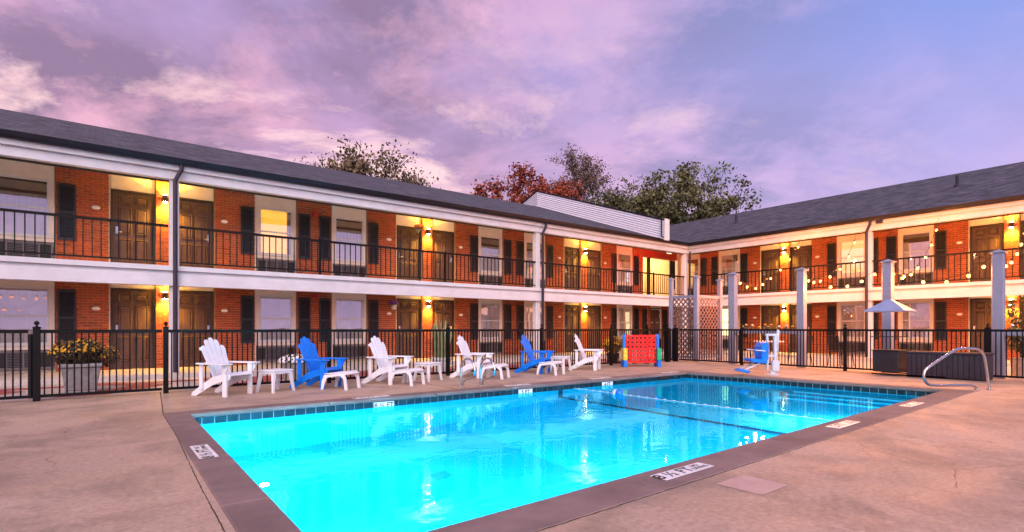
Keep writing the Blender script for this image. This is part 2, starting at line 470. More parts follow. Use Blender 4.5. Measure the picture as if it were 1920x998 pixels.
# ================================================================== SETTING
# pool inner edge (a little out of square, as built)
PA, PB, PC, PD = (0.985, 8.36), (12.30, 8.36), (12.50, 2.95), (0.89, 2.66)
def offset_quad(l, f, r, n):
    return [(PD[0] - l, PD[1] - n), (PC[0] + r, PC[1] - n), (PB[0] + r, PB[1] + f), (PA[0] - l, PA[1] + f)]
IN = [PD, PC, PB, PA]
OUT = offset_quad(0.28, 0.30, 0.30, 0.37)
DECK = [(-14, -14), (16.35, -14), (16.35, 11.62), (-14, 11.62)]
tag(frame_sheet(DECK, OUT, 0.0).build('pool_deck', 'deck_concrete', center=False), kind='structure')
G = 400
tag(frame_sheet([(-G, -G), (G, -G), (G, G), (-G, G)], DECK, -0.02).build('ground', 'ground_asphalt', center=False), kind='structure')
# courtyard paving outside the fence
court = tag(MB().add([(-14, 11.62, -0.006), (16.35, 11.62, -0.006), (16.35, 14.72, -0.006), (-14, 14.72, -0.006)], [(0, 1, 2, 3)]).build('courtyard', 'walk_concrete', center=False), kind='structure')
tag(MB().add([(16.35, -14, -0.006), (21.82, -14, -0.006), (21.82, 14.72, -0.006), (16.35, 14.72, -0.006)], [(0, 1, 2, 3)]).build('courtyard', 'walk_concrete', center=False), kind='structure')
for x in [-5.2 + 2.3 * k for k in range(9)]:      # painted red zigzag bands
    MB().add([(x, 11.75, -0.002), (x + 0.75, 11.75, -0.002), (x + 1.9, 13.2, -0.002), (x + 1.15, 13.2, -0.002)], [(0, 1, 2, 3)]).build('painted_band', 'red_paint', court, center=False)
    MB().add([(x + 1.15, 13.2, -0.0025), (x + 1.9, 13.2, -0.0025), (x + 0.9, 14.3, -0.0025), (x + 0.15, 14.3, -0.0025)], [(0, 1, 2, 3)]).build('painted_band', 'red_paint', court, center=False)
MB().add([(-8, 13.6, -0.0018), (15.5, 13.6, -0.0018), (15.5, 13.95, -0.0018), (-8, 13.95, -0.0018)], [(0, 1, 2, 3)]).build('painted_band', 'red_paint', court, center=False)
# raised walkways along both wings
tag(B(-14, 24.2, 14.70, 17.3, -0.3, 0.10).build('walkway', 'walk_concrete', bevel=0.012), kind='structure')
tag(B(21.80, 24.4, -14, 14.70, -0.3, 0.098).build('walkway', 'walk_concrete', bevel=0.012), kind='structure')
# expansion joints in the deck
dk = bpy.data.objects['pool_deck']
for (x0, y0, x1, y1) in ((0.72, 8.66, 0.92, 11.6), (5.4, 8.67, 5.45, 11.6), (9.9, 8.67, 9.95, 11.6), (12.62, 8.5, 16.3, 8.55)):
    MB().bar((x0, y0, 0.0012), (x1, y1, 0.0012), 0.012, 0.0016).build('joint', 'soil', dk)

def wiggle(pts, w, name, material, amp=0.02, z=0.0014):
    P = []
    for (xa, ya), (xb, yb) in zip(pts[:-1], pts[1:]):
        n = max(2, int(math.hypot(xb - xa, yb - ya) / 0.05))
        for i in range(n): P.append((xa + (xb - xa) * i / n + random.uniform(-amp, amp), ya + (yb - ya) * i / n + random.uniform(-amp, amp)))
    P.append(pts[-1]); m = MB(); vs = []
    for i, p in enumerate(P):
        d = Vector(P[min(i + 1, len(P) - 1)]) - Vector(P[max(i - 1, 0)]); d = Vector((-d.y, d.x)).normalized() * w * random.uniform(0.4, 1.0) * 0.5
        vs += [(p[0] + d.x, p[1] + d.y, z), (p[0] - d.x, p[1] - d.y, z)]
    m.add(vs, [(2 * i, 2 * i + 1, 2 * i + 3, 2 * i + 2) for i in range(len(P) - 1)])
    m.build(name, material, dk, center=False)
wiggle([(3.95, 0.62), (3.72, 0.78), (3.46, 0.86), (3.3, 0.62)], 0.006, 'crack', 'soil', 0.012)
wiggle([(4.9, 1.1), (5.5, 1.25), (6.3, 0.9), (7.4, 1.05)], 0.005, 'crack', 'soil', 0.015)
wiggle([(0.55, 2.2), (0.60, 4.5), (0.69, 7.0), (0.71, 8.6)], 0.009, 'coping_gap', 'soil', 0.003)
wiggle([(0.6, 2.285), (4.5, 2.37), (8.5, 2.46), (12.8, 2.56)], 0.012, 'coping_gap', 'soil', 0.003)

# ================================================================== POOL
WZ = -0.145
pool = thing('swimming_pool', 'long rectangular lit swimming pool with stone coping and tile band', 'pool', ((PA[0] + PC[0]) / 2, (PA[1] + PC[1]) / 2, 0))
PO = Vector(pool.location)
def pbuild(m, name, material, parent=None, **k):
    m.v = [(x - PO.x, y - PO.y, z - PO.z) for x, y, z in m.v]
    return m.build(name, material, parent or pool, **k)
def lerp(a, b, t): return (a[0] + (b[0] - a[0]) * t, a[1] + (b[1] - a[1]) * t)
# basin
xs = [0.0, 0.36, 0.60, 1.0]; zs_ = [-2.35, -2.35, -1.30, -1.02]
bm_ = MB()
for i in range(3):
    f0, f1 = lerp(PA, PB, xs[i]), lerp(PA, PB, xs[i + 1]); n0, n1 = lerp(PD, PC, xs[i]), lerp(PD, PC, xs[i + 1])
    z0, z1 = zs_[i], zs_[i + 1]
    bm_.add([(*n0, z0), (*n1, z1), (*f1, z1), (*f0, z0)], [(0, 1, 2, 3)])
    bm_.add([(*f0, z0), (*f1, z1), (*f1, -0.17), (*f0, -0.17)], [(0, 1, 2, 3)])
    bm_.add([(*n1, z1), (*n0, z0), (*n0, -0.17), (*n1, -0.17)], [(0, 1, 2, 3)])
bm_.add([(*PD, zs_[0]), (*PA, zs_[0]), (*PA, -0.17), (*PD, -0.17)], [(0, 1, 2, 3)])
bm_.add([(*PB, zs_[3]), (*PC, zs_[3]), (*PC, -0.17), (*PB, -0.17)], [(0, 1, 2, 3)])
pbuild(bm_, 'basin', 'pool_plaster')
# dark tile stripe where the floor breaks
fb, nb = lerp(PA, PB, 0.60), lerp(PD, PC, 0.60)
pbuild(MB().bar((*fb, -1.296), (*nb, -1.296), 0.12, 0.006), 'break_line', 'pool_stripe')
pbuild(B(fb[0] - 0.06, fb[0] + 0.06, fb[1] - 0.006, fb[1], -1.29, -0.2), 'break_line', 'pool_stripe')
# floor drain
pbuild(B(3.45, 3.68, 6.0, 6.23, -2.345, -2.335), 'floor_drain', 'drain_blue')
# corner steps at the shallow end
for i, (w, z) in enumerate(((1.5, -0.86), (1.12, -0.63), (0.76, -0.41))):
    pbuild(B(12.47 - w, 12.46, 3.05, 5.4 - 0.02 * i, -1.2, z), 'pool_step', 'pool_plaster')
    pbuild(B(12.468 - w, 12.51 - w, 3.06, 5.39 - 0.02 * i, z + 0.0005, z + 0.004), 'step_nosing', 'pool_stripe')
# coping stones: far / near / left / right runs
def cop(a, b, off, name='coping_stone', n=8, wid=0.3, sides=1):
    a = Vector((*a, 0)); b = Vector((*b, 0)); d = (b - a); L = d.length; d.normalize(); s = Vector((-d.y, d.x, 0)) * sides
    for i in range(n):
        t0 = L * i / n + 0.004; t1 = L * (i + 1) / n - 0.004
        p = [a + d * t0 - s * 0.022, a + d * t1 - s * 0.022, a + d * t1 + s * (wid - 0.004), a + d * t0 + s * (wid - 0.004)]
        m = MB(); vs = [(q.x, q.y, -0.055) for q in p] + [(q.x, q.y, 0.004 + random.uniform(0, 0.002)) for q in p]
        m.add(vs, [(0, 3, 2, 1), (4, 5, 6, 7), (0, 1, 5, 4), (1, 2, 6, 5), (2, 3, 7, 6), (3, 0, 4, 7)])
        pbuild(m, 'coping_stone', 'coping_stone', recalc=True, bevel=0.008)
cop(PA, PB, 0, n=6, wid=0.30)
cop(PD, PC, 0, n=5, wid=0.37, sides=-1)
cop((PA[0], PA[1] + 0.30), (PD[0], PD[1] - 0.37), 0, n=4, wid=0.28, sides=-1)
cop((PB[0], PB[1] + 0.30), (PC[0], PC[1] - 0.37), 0, n=4, wid=0.30, sides=1)
pbuild(B(PA[0] - 0.27, PC[0] + 0.29, PD[1] - 0.36, PA[1] + 0.29, -2.9, -2.6), 'foundation', 'grout')
bk = MB()
for a, b in ((PA, PB), (PB, PC), (PC, PD), (PD, PA)):
    a3, b3 = Vector((*a, 0)), Vector((*b, 0)); d = (b3 - a3).normalized(); s = Vector((-d.y, d.x, 0))
    q = [a3 + s * 0.001, b3 + s * 0.001]
    bk.add([(q[0].x, q[0].y, -0.21), (q[1].x, q[1].y, -0.21), (q[1].x, q[1].y, -0.05), (q[0].x, q[0].y, -0.05)], [(0, 1, 2, 3)])
pbuild(bk, 'grout_bed', 'grout')
# waterline tiles, one by one
tile_me = MB().box(-0.0715, 0.0715, -0.008, 0.0, 0.0, 0.145).mesh('waterline_tile', 'tile_teal')
for a, b in ((PA, PB), (PB, PC), (PC, PD), (PD, PA)):
    a3, b3 = Vector((*a, 0)), Vector((*b, 0)); d = (b3 - a3); L = d.length; d.normalize()
    n = int(L / 0.152)
    ang = math.atan2(d.y, d.x)
    for i in range(n):
        p = a3 + d * (L * (i + 0.5) / n)
        inward = Vector((d.y, -d.x, 0))
        put('waterline_tile', tile_me, (p.x - PO.x, p.y - PO.y, -0.205), pool, ang)
# depth markers in the far tile band and on the coping
def marker(loc, rot, txt, w=0.46, h=0.13, size=0.115, sub=None):
    o = MB().box(-w / 2, w / 2, -h / 2, h / 2, 0, 0.004).mesh('depth_marker', 'marker_tile')
    ob = put('depth_marker', o, Vector(loc) - PO, pool, rot=rot)
    t = put('lettering', text_mesh(txt, size, 'letter_black'), (0 if not sub else -w * 0.19, 0, 0.0055), ob)
    if sub:
        put('lettering', text_mesh(sub, size * 0.40, 'letter_black'), (w * 0.30, 0, 0.0055), ob)
for x, s in ((3.78, '8 ½ FT'), (6.81, '5 FT'), (9.22, '4 FT')):
    marker((x, 8.36 - 0.0095, -0.128), (R(90), 0, 0), s, w=0.36, h=0.12, size=0.115)
marker((12.405 - 0.0095, 6.4, -0.128), (R(90), 0, R(-90 + 2.1)), '3 FT', w=0.36, h=0.12, size=0.115)
for x, s in ((3.62, '8 ½ FT'), (6.72, '5 FT'), (9.15, '4 FT'), (11.75, '3 FT')):
    marker((x, 8.50, 0.0075), (0, 0, 0), s, w=0.62, h=0.15, size=0.13, sub='NO\nDIVING')
for x, s in ((3.72, '8 ½ FT'), (7.03, '5 FT'), (9.70, '3 FT')):
    marker((x, 2.66 + 0.0236 * (x - 0.9) - 0.165, 0.0075), (0, 0, R(1.4)), s, w=0.66, h=0.15, size=0.15, sub='NO\nDIVING')
marker((0.79, 5.70, 0.0075), (0, 0, R(90)), '8 ½ FT', w=0.62, h=0.15, size=0.14, sub='NO\nDIVING')
# skimmer mouth and lid, underwater lamps
pbuild(B(11.15, 11.50, 8.345, 8.352, -0.13, -0.055), 'skimmer_mouth', 'ac_dark')
lid = B(3.62, 4.0, 1.87, 2.21, 0.0015, 0.007)
tag(lid.build('access_lid', 'plate_lid', bevel=0.002), 'flat pale pink access lid set into the pool deck', 'lid')
def pool_lamp(x, y, z, ang, e):
    c = MB().lathe([(0.13, 0), (0.13, 0.03), (0.10, 0.04)], 20)
    ob = put('pool_lamp', c.mesh('pool_lamp', 'chrome', smooth=False), Vector((x, y, z)) - PO, pool, rot=(R(90), 0, ang))
    put('lens', MB().lathe([(0.075, 0.0405), (0.05, 0.05), (0.01, 0.053)], 20).mesh('lens', 'pool_lamp_glow', smooth=True), (0, 0, 0), ob)
    l = bpy.data.lights.new('pool_light', 'POINT'); l.energy = e; l.color = (0.80, 1.0, 1.0); l.shadow_soft_size = 0.04
    lo = bpy.data.objects.new('pool_light', l); COL.objects.link(lo); lo.parent = ob; lo.location = (0, 0, 0.30)
pool_lamp(0.97, 5.5, -0.85, R(90), 520)
pool_lamp(4.2, 2.76, -0.85, R(180), 210)
pool_lamp(8.6, 2.88, -0.62, R(180), 190)
# water sheet
m = MB(); nx, ny = 2, 2
m.add([(*PD, WZ), (*PC, WZ), (*PB, WZ), (*PA, WZ)], [(0, 1, 2, 3)])
tag(m.build('water', 'pool_water', center=False), kind='structure')
# lifeline rope with floats
rope = thing('lifeline', 'white float rope stretched across the pool with one blue and white buoy', 'rope', (8.1, 2.9, WZ))
rp = []
for i in range(41):
    t = i / 40; rp.append((0.02 * math.sin(t * 9), t * 5.42, 0.012 - 0.004 * math.sin(t * math.pi)))
MB().tube(rp, 0.005, 6).build('rope', 'rope_white', rope, smooth=True)
fl = MB().lathe([(0.005, -0.03), (0.011, -0.022), (0.011, 0.022), (0.005, 0.03)], 10).mesh('float', 'rope_white', smooth=False)
for i in range(26):
    y = 0.25 + i * 0.2
    put('float', fl, (0.02 * math.sin(y / 5.42 * 9), y, 0.015), rope, rot=(R(90), 0, 0))
buoy = MB().lathe([(0.02, -0.12), (0.075, -0.09), (0.085, 0.0)], 14).mesh('buoy', 'rope_white', smooth=True)
put('buoy', buoy, (0.0, 4.16, 0.02), rope, rot=(R(90), 0, 0))
buoy2 = MB().lathe([(0.085, 0.0), (0.075, 0.09), (0.02, 0.12)], 14).mesh('buoy', 'plastic_blue', smooth=True)
put('buoy', buoy2, (0.0, 4.16, 0.02), rope, rot=(R(90), 0, 0))

# ================================================================== MOTEL WINGS
# every wing is built in its own frame: x along the wall, outward is -y, z up
FL = {0: 0.10, 1: 2.62}                  # finished floor of each storey
WALL_TOP = {0: 2.40, 1: 5.14}
def six_panel_door():
    leaf = B(-0.43, 0.43, 0.0, 0.045, 0.0, 2.0).mesh('door', 'door_paint')
    frame = MB()
    frame.box(-0.485, -0.432, -0.03, 0.06, 0.0, 2.055); frame.box(0.432, 0.485, -0.03, 0.06, 0.0, 2.055); frame.box(-0.43, 0.43, -0.03, 0.06, 2.003, 2.055)
    fm = frame.mesh('door_frame', 'door_frame_paint')
    def panel(w, h):
        p = MB()
        def ring(a, ya, b_, yb):
            vs = []
            for k, y in ((a, ya), (b_, yb)):
                vs += [(-w / 2 + k, y, k), (w / 2 - k, y, k), (w / 2 - k, y, h - k), (-w / 2 + k, y, h - k)]
            return vs
        for a, ya, b_, yb in ((0, -0.001, 0.016, -0.022), (0.016, -0.022, 0.034, -0.003), (0.034, -0.003, 0.058, -0.018)):
            p.add(ring(a, ya, b_, yb), [(i, (i + 1) % 4, 4 + (i + 1) % 4, 4 + i) for i in range(4)])
        p.add([(-w / 2 + 0.058, -0.018, 0.058), (w / 2 - 0.058, -0.018, 0.058), (w / 2 - 0.058, -0.018, h - 0.058), (-w / 2 + 0.058, -0.018, h - 0.058)], [(0, 1, 2, 3)])
        return p.mesh('door_panel', 'door_paint')
    small, tall, low_ = panel(0.29, 0.22), panel(0.29, 0.66), panel(0.29, 0.62)
    hb = MB().box(-0.028, 0.028, -0.012, 0, -0.02, 0.16); hb.tube([(0, -0.012, 0.03), (0, -0.05, 0.03), (0.05, -0.055, 0.03), (0.11, -0.055, 0.03)], 0.012, 8)
    hm = hb.mesh('handle', 'chrome')
    return leaf, fm, (small, tall, low_), hm
LEAF, FRAME, PANELS, HANDLE = six_panel_door()
# lock keypad plate a little above the lever
def add_door(wing, cx, z, flip, sc=1.0):
    d = put('door', LEAF, (cx, 0.045, z), wing); d.scale = (sc, 1, 1.015)
    put('door_frame', FRAME, (0, 0, 0), d)
    for sx_ in (-0.185, 0.185):
        put('door_panel', PANELS[0], (sx_, 0, 1.70), d)
        put('door_panel', PANELS[1], (sx_, 0, 0.95), d)
        put('door_panel', PANELS[2], (sx_, 0, 0.20), d)
    h = put('handle', HANDLE, (-0.36 * flip, 0, 0.96), d); h.scale = (flip, 1, 1)
    return d
def shutter_mesh(h=1.38, w=0.35):
    m = MB()
    m.box(-w / 2, -w / 2 + 0.045, -0.03, 0, 0, h); m.box(w / 2 - 0.045, w / 2, -0.03, 0, 0, h)
    for z0, z1 in ((0, 0.07), (h * 0.5 - 0.035, h * 0.5 + 0.035), (h - 0.07, h)): m.box(-w / 2 + 0.045, w / 2 - 0.045, -0.029, 0, z0, z1)
    for a, b in ((0.07, h * 0.5 - 0.035), (h * 0.5 + 0.035, h - 0.07)):
        n = int((b - a) / 0.042)
        for i in range(n):
            z = a + (i + 0.5) * (b - a) / n
            m.bar((-w / 2 + 0.045, -0.012, z), (w / 2 - 0.045, -0.012, z), 0.034, 0.008, up=(0, 0.55, 0.84))
    m.box(-w / 2 + 0.04, w / 2 - 0.04, -0.002, 0.0, 0.02, h - 0.02)
    return m.mesh('shutter', 'shutter_paint')
SHUT = shutter_mesh()
def curtain_mesh(w, h, mat_name, folds=8, amp=0.010):
    m = MB(); n = folds * 6
    vs = []
    for i in range(n + 1):
        x = -w / 2 + w * i / n
        y = amp * math.sin(i / n * folds * 2 * math.pi) + 0.4 * amp * math.sin(i * 1.7)
        vs += [(x, y, 0), (x, y * 0.8, h)]
    m.add(vs, [(2 * i, 2 * i + 2, 2 * i + 3, 2 * i + 1) for i in range(n)])
    return m.mesh('curtain', mat_name, smooth=True)
CURT = {}
GLASS_UP = B(-0.44, 0.44, 0.0, 0.004, 0, 0.62).mesh('pane', 'window_glass')
def win_meshes():
    # white apron with a hole for the sash, built as bars
    pan = MB()
    W = 1.14; top = 2.50
    pan.box(-W / 2, -0.47, -0.015, 0.06, 0.0, 1.37); pan.box(0.47, W / 2, -0.015, 0.06, 0.0, 1.37)
    pan.box(-W / 2, W / 2, -0.016, 0.06, -0.13, -0.002)
    sash = MB()
    for x0, x1, z0, z1 in ((-0.468, -0.43, 0, 1.368), (0.43, 0.468, 0, 1.368), (-0.43, 0.43, 1.32, 1.368), (-0.43, 0.43, 0, 0.045), (-0.43, 0.43, 0.655, 0.695)):
        sash.box(x0, x1, -0.004 if z0 < 0.6 else 0.0, 0.045, z0, z1)
    sill = B(-0.56, 0.56, -0.055, -0.018, -0.035, 0.0)
    return pan.mesh('window', 'wall_cream'), sash.mesh('sash', 'trim_white'), sill.mesh('sill', 'trim_white')
PAN, SASH, SILL = win_meshes()
def ac_mesh():
    case = MB(); w = 1.08; h = 0.43
    case.box(-w / 2, w / 2, -0.02, 0.0, 0, h)
    body = case.mesh('air_conditioner', 'ac_dark')
    g = MB()
    for x0, x1, z0, z1 in ((-w / 2, w / 2, h - 0.035, h), (-w / 2, w / 2, 0, 0.05), (-w / 2, -w / 2 + 0.035, 0.05, h - 0.035), (w / 2 - 0.035, w / 2, 0.05, h - 0.035),
                           (-0.30, -0.265, 0.05, h - 0.035), (0.0, 0.03, 0.05, h - 0.035), (0.27, 0.305, 0.05, h - 0.035)):
        g.box(x0, x1, -0.045, -0.021, z0, z1)
    for i in range(9):
        z = 0.075 + i * 0.037
        g.box(-0.265, 0.0, -0.034, -0.022, z, z + 0.012)
        g.box(0.03, 0.27, -0.034, -0.022, z, z + 0.012)
    return body, g.mesh('grille', 'ac_metal')
ACB, ACG = ac_mesh()
def curtain_for(kind):
    if kind not in CURT: CURT[kind] = curtain_mesh(0.90, 1.30, kind)
    return CURT[kind]
def add_window(wing, cx, fz, top, kind, half=None, sx_=1.0):
    z = fz + 0.67
    w = put('window', PAN, (cx, 0.035, z), wing); w.scale = (sx_, 1, 1)
    put('sash', SASH, (0, 0, 0), w); put('sill', SILL, (0, 0, 0), w)
    put('pane', GLASS_UP, (0, 0.022, 0.70), w); put('pane', GLASS_UP, (0, 0.014, 0.04), w)
    c = put('curtain', curtain_for(kind), (0.0, 0.056, 0.02), w)
    if kind == 'curtain_lit': c.scale = (0.80, 0.8, 1); c.location.x = -0.04
    if half: put('curtain', curtain_for('curtain_dark'), (0, 0.042, 1.0), w).scale = (0.98, 0.3, 0.26)
    put('lintel_panel', B(-0.57, 0.57, -0.012, 0.06, 0, top - (z + 1.371)).mesh('lintel_panel', 'wall_cream'), (0, 0, 1.371), w)
    a = put('air_conditioner', ACB, (cx, 0.02, fz + 0.08), wing); a.scale = (sx_, 1, 1)
    put('grille', ACG, (0, 0, 0), a)
BR_H, BR_L, PITCH_Z, PITCH_X = 0.057, 0.193, 0.0677, 0.2035
BRICK_ME = MB().box(0, BR_L, -0.012, 0.05, 0, BR_H).mesh('brick', 'brick_clay')
def brick_panel(wing, x0, x1, z0, z1, depth=0.0, single=0):
    # mortar bed with bricks laid proud of it; the first `single` bricks from the top are objects
    p = B(x0, x1, depth, depth + 0.07, z0, z1).build('brick_panel', 'mortar', wing)
    base = Vector(p.location)
    j = MB(); rows = int((z1 - z0) / PITCH_Z); made = 0
    for r in range(rows - 1, -1, -1):
        z = z0 + 0.005 + r * PITCH_Z
        x = x0 + 0.004 - (0.0 if r % 2 else PITCH_X / 2)
        while x < x1 - 0.02:
            a, b_ = max(x, x0 + 0.003), min(x + BR_L, x1 - 0.003)
            if b_ - a > 0.025:
                dy = random.uniform(-0.003, 0.003); 
                if made < single:
                    o = put('brick', BRICK_ME, (a - base.x, depth + dy - base.y, z - base.z), p)
                    o.scale = ((b_ - a) / BR_L, 1, 1); made += 1
                else:
                    y0_, y1_ = depth - 0.012 + dy, depth + 0.02
                    j.add([(a, y0_, z), (b_, y0_, z), (b_, y0_, z + BR_H), (a, y0_, z + BR_H), (a, y1_, z), (b_, y1_, z), (b_, y1_, z + BR_H), (a, y1_, z + BR_H)],
                          [(0, 1, 2, 3), (3, 2, 6, 7), (1, 0, 4, 5), (1, 5, 6, 2), (4, 0, 3, 7)])
            x += PITCH_X
    if j.v:
        j.v = [(x - base.x, y - base.y, z - base.z) for x, y, z in j.v]
        o = j.build('brickwork', 'brick_clay', p); o['kind'] = 'stuff'
    return p
PLAQ = MB().lathe([(0.075, 0), (0.075, 0.012), (0.06, 0.018)], 18).mesh('room_plaque', 'plaque')
def add_plaque(wing, x, z, y=-0.013):
    o = put('room_plaque', PLAQ, (x, y, z), wing, rot=(R(90), 0, 0)); o.scale = (1.15, 0.62, 1)
def wing_build(wing, x_min, x_max, centers, k, lit, single_at=None, wall_end=(None, None)):
    for fl in (0, 1):
        z0, z1 = FL[fl], WALL_TOP[fl]
        xe = wall_end[fl] if wall_end[fl] else x_max
        B(x_min, xe, 0.11, 0.35, z0, z1).build('wall', 'wall_cream', wing)
        for ci, c in enumerate(centers):
            def X(o): return c + o * k
            if x_min - 0.3 < c < x_max:
                brick_panel(wing, X(-0.2), X(0.2), z0, z1, depth=-0.05)
                B(X(-0.2), X(0.2), 0.022, 0.10, z0, z1).build('pilaster_core', 'mortar', wing)
            def inside(a, b): return X(a) >= x_min - 0.05 and X(b) <= xe + 0.05
            for o0, o1, flip in ((0.22, 1.15, -1), (6.72, 7.65, 1)):
                if inside(o0, o1):
                    add_door(wing, X((o0 + o1) / 2), z0, flip, k * 0.955)
                    B(X(o0), X(o1), 0.03, 0.10, z0 + 2.085 + 0.0, z1).build('transom_panel', 'wall_cream', wing)
            for o0, o1 in ((1.18, 2.22), (3.40, 4.47), (5.65, 6.68)):
                if inside(o0, o1):
                    s = single_at.get((fl, ci, o0), 0) if single_at else 0
                    brick_panel(wing, X(o0), X(o1), z0, z1, depth=0.0, single=s)
                    B(X(o1) + 0.003, X(o1) + 0.022, -0.01, 0.10, z0, z1).build('corner_bead', 'wall_cream', wing)
            for oc in (2.015, 3.62, 4.25, 5.86):
                if inside(oc - 0.2, oc + 0.2): 
                    sh = put('shutter', SHUT, (X(oc), -0.014, z0 + 0.62 + (0.05 if fl else 0)), wing); sh.scale = (k, 1, 1)
            for oc in (2.81, 5.06):
                if inside(oc - 0.55, oc + 0.55):
                    add_window(wing, X(oc), z0 + (0.06 if fl else 0), z1, lit.get((fl, ci, oc), 'curtain'), half=(fl == 1 and (fl, ci, oc) not in lit), sx_=k)
            for oc in (1.42, 6.42):
                if inside(oc - 0.1, oc + 0.1): add_plaque(wing, X(oc), z0 + 1.55)
def eaves_and_slab(wing, xa, xb, x_eave):
    # balcony slab with cap moulding, and the roof beam
    B(xa, xb, -2.06, 0.36, 2.40, 2.612).build('balcony_slab', 'ceiling_paint', wing)
    B(xa, x_eave + 0.05, -2.155, -2.0605, 2.505, 2.62).build('slab_cap', 'trim_white', wing, bevel=0.008)
    B(xa, x_eave - 0.02, -2.075, -1.96, 2.43, 2.503).build('slab_moulding', 'trim_white', wing)
    B(xa, x_eave + 0.04, -2.130, -1.94, 2.15, 2.428).build('slab_beam', 'trim_white', wing, bevel=0.006)
    B(xa, xb, -1.92, 0.36, 5.145, 5.20).build('ceiling', 'ceiling_paint', wing)
    B(xa, x_eave + 0.02, -2.10, -1.92, 4.665, 4.870).build('eave_beam', 'trim_white', wing, bevel=0.006)
    B(xa, x_eave + 0.09, -2.19, -1.92, 4.872, 5.02).build('eave_board', 'trim_white', wing, bevel=0.006)
    B(xa, x_eave - 0.10, -1.915, -1.90, 4.62, 4.80).build('drip_strip', 'door_frame_paint', wing)
    g = MB().prism([(-2.36, 5.12), (-2.195, 5.12), (-2.195, 4.985), (-2.30, 4.985), (-2.33, 5.03)], 'x', xa, x_eave + 0.17)
    g.build('gutter', 'gutter_metal', wing, recalc=True)
def railing(wing, xa, xb, posts, y=-1.98, skip=()):
    r = B(xa, xb, y - 0.03, y + 0.03, 3.545, 3.60).build('railing', 'black_metal', wing)
    bo = Vector(r.location)
    def rel(m, name): m.v = [(a - bo.x, b - bo.y, c - bo.z) for a, b, c in m.v]; return m.build(name, 'black_metal', r)
    rel(B(xa, xb, y - 0.02, y + 0.02, 2.71, 2.745), 'bottom_rail')
    bal = MB().box(-0.011, 0.011, -0.011, 0.011, 0, 0.800).mesh('baluster', 'black_metal')
    n = int((xb - xa) / 0.155)
    for i in range(1, n):
        put('baluster', bal, (xa + (xb - xa) * i / n - bo.x, y - bo.y, 2.745 - bo.z), r)
    for p in posts:
        rel(B(p - 0.03, p + 0.03, y - 0.03, y + 0.03, 2.615, 3.55), 'rail_post')
        rel(MB().lathe([(0.012, 3.595), (0.03, 3.62), (0.03, 3.645), (0.012, 3.665)], 10, (p, y, 0)), 'finial')
def column(wing, x, drop=True, pipe=0.0):
    B(x - 0.10, x + 0.10, -2.04, -1.84, 0.06, 2.149).build('column', 'trim_white', wing, bevel=0.008)
    B(x - 0.10, x + 0.10, -2.04, -1.84, 2.621, 4.664).build('column', 'trim_white', wing, bevel=0.008)
    if drop:
        px = x + pipe
        d = MB()
        d.tube([(px + 0.12, -2.25, 5.0), (px + 0.12, -2.25, 4.88), (px, -2.21, 4.62), (px, -2.205, 0.45), (px, -2.205, 0.12)], 0.048, 8)
        d.build('downspout', 'pipe_metal', wing)
def roof(wing, e0, e1, r0, r1, name='roof'):
    # slope from eave to ridge, then the back slope; uv in metres for the shingle courses
    me = bpy.data.meshes.new('roof')
    pts = [(e0, -2.31, 5.10), (e1, -2.31, 5.10), (r1, 6.0, 8.0), (r0, 6.0, 8.0), (r0, 14.3, 5.10), (r1 + (r1 - e1), 14.3, 5.10)]
    t = 0.09
    vs = pts + [(x, y, z - t) for x, y, z in pts]
    fs = [(0, 1, 2, 3), (3, 2, 5, 4), (0, 6, 7, 1), (0, 3, 9, 6), (3, 4, 10, 9), (1, 7, 8, 2), (2, 8, 11, 5), (4, 5, 11, 10), (6, 9, 8, 7), (9, 10, 11, 8)]
    me.from_pydata(vs, [], fs)
    uv = me.uv_layers.new(name='UVMap')
    for li, l in enumerate(me.loops):
        v = vs[l.vertex_index]
        uv.data[li].uv = (v[0], (v[1] + 2.31) * 1.059)
    me.materials.append(MATS['shingles'])
    o = bpy.data.objects.new('roof', me); COL.objects.link(o); o.parent = wing
    return o

# ---- left wing
LW = thing('motel_wing', 'long brick motel wing with downspouts, running from the left edge to the corner', 'building', (0, 17.0, 0), 0)
CEN_L = [-6.42, 1.45, 9.32, 17.19]
lit_l = {(1, 1, 2.81): 'curtain_lit'}
wing_build(LW, -7.2, 24.1, CEN_L, 1.0, lit_l, single_at={(1, 0, 5.65): 200, (0, 0, 5.65): 100}, wall_end=(None, 21.36))
for fl in (0, 1):
    brick_panel(LW, 20.59, 21.34, FL[fl], WALL_TOP[fl])
    put('shutter', SHUT, (20.82, -0.014, FL[fl] + 0.64), LW)
brick_panel(LW, 21.36, 21.92, FL[0], WALL_TOP[0])
brick_panel(LW, 23.1, 24.0, FL[0], WALL_TOP[0])
add_door(LW, 22.5, FL[0], -1, 1.15)
B(21.95, 23.08, 0.03, 0.10, 2.19, 2.40).build('transom_panel', 'wall_cream', LW)
B(24.105, 24.45, -0.045, 0.35, 0.1, 5.14).build('corner_wall', 'wall_cream', LW)
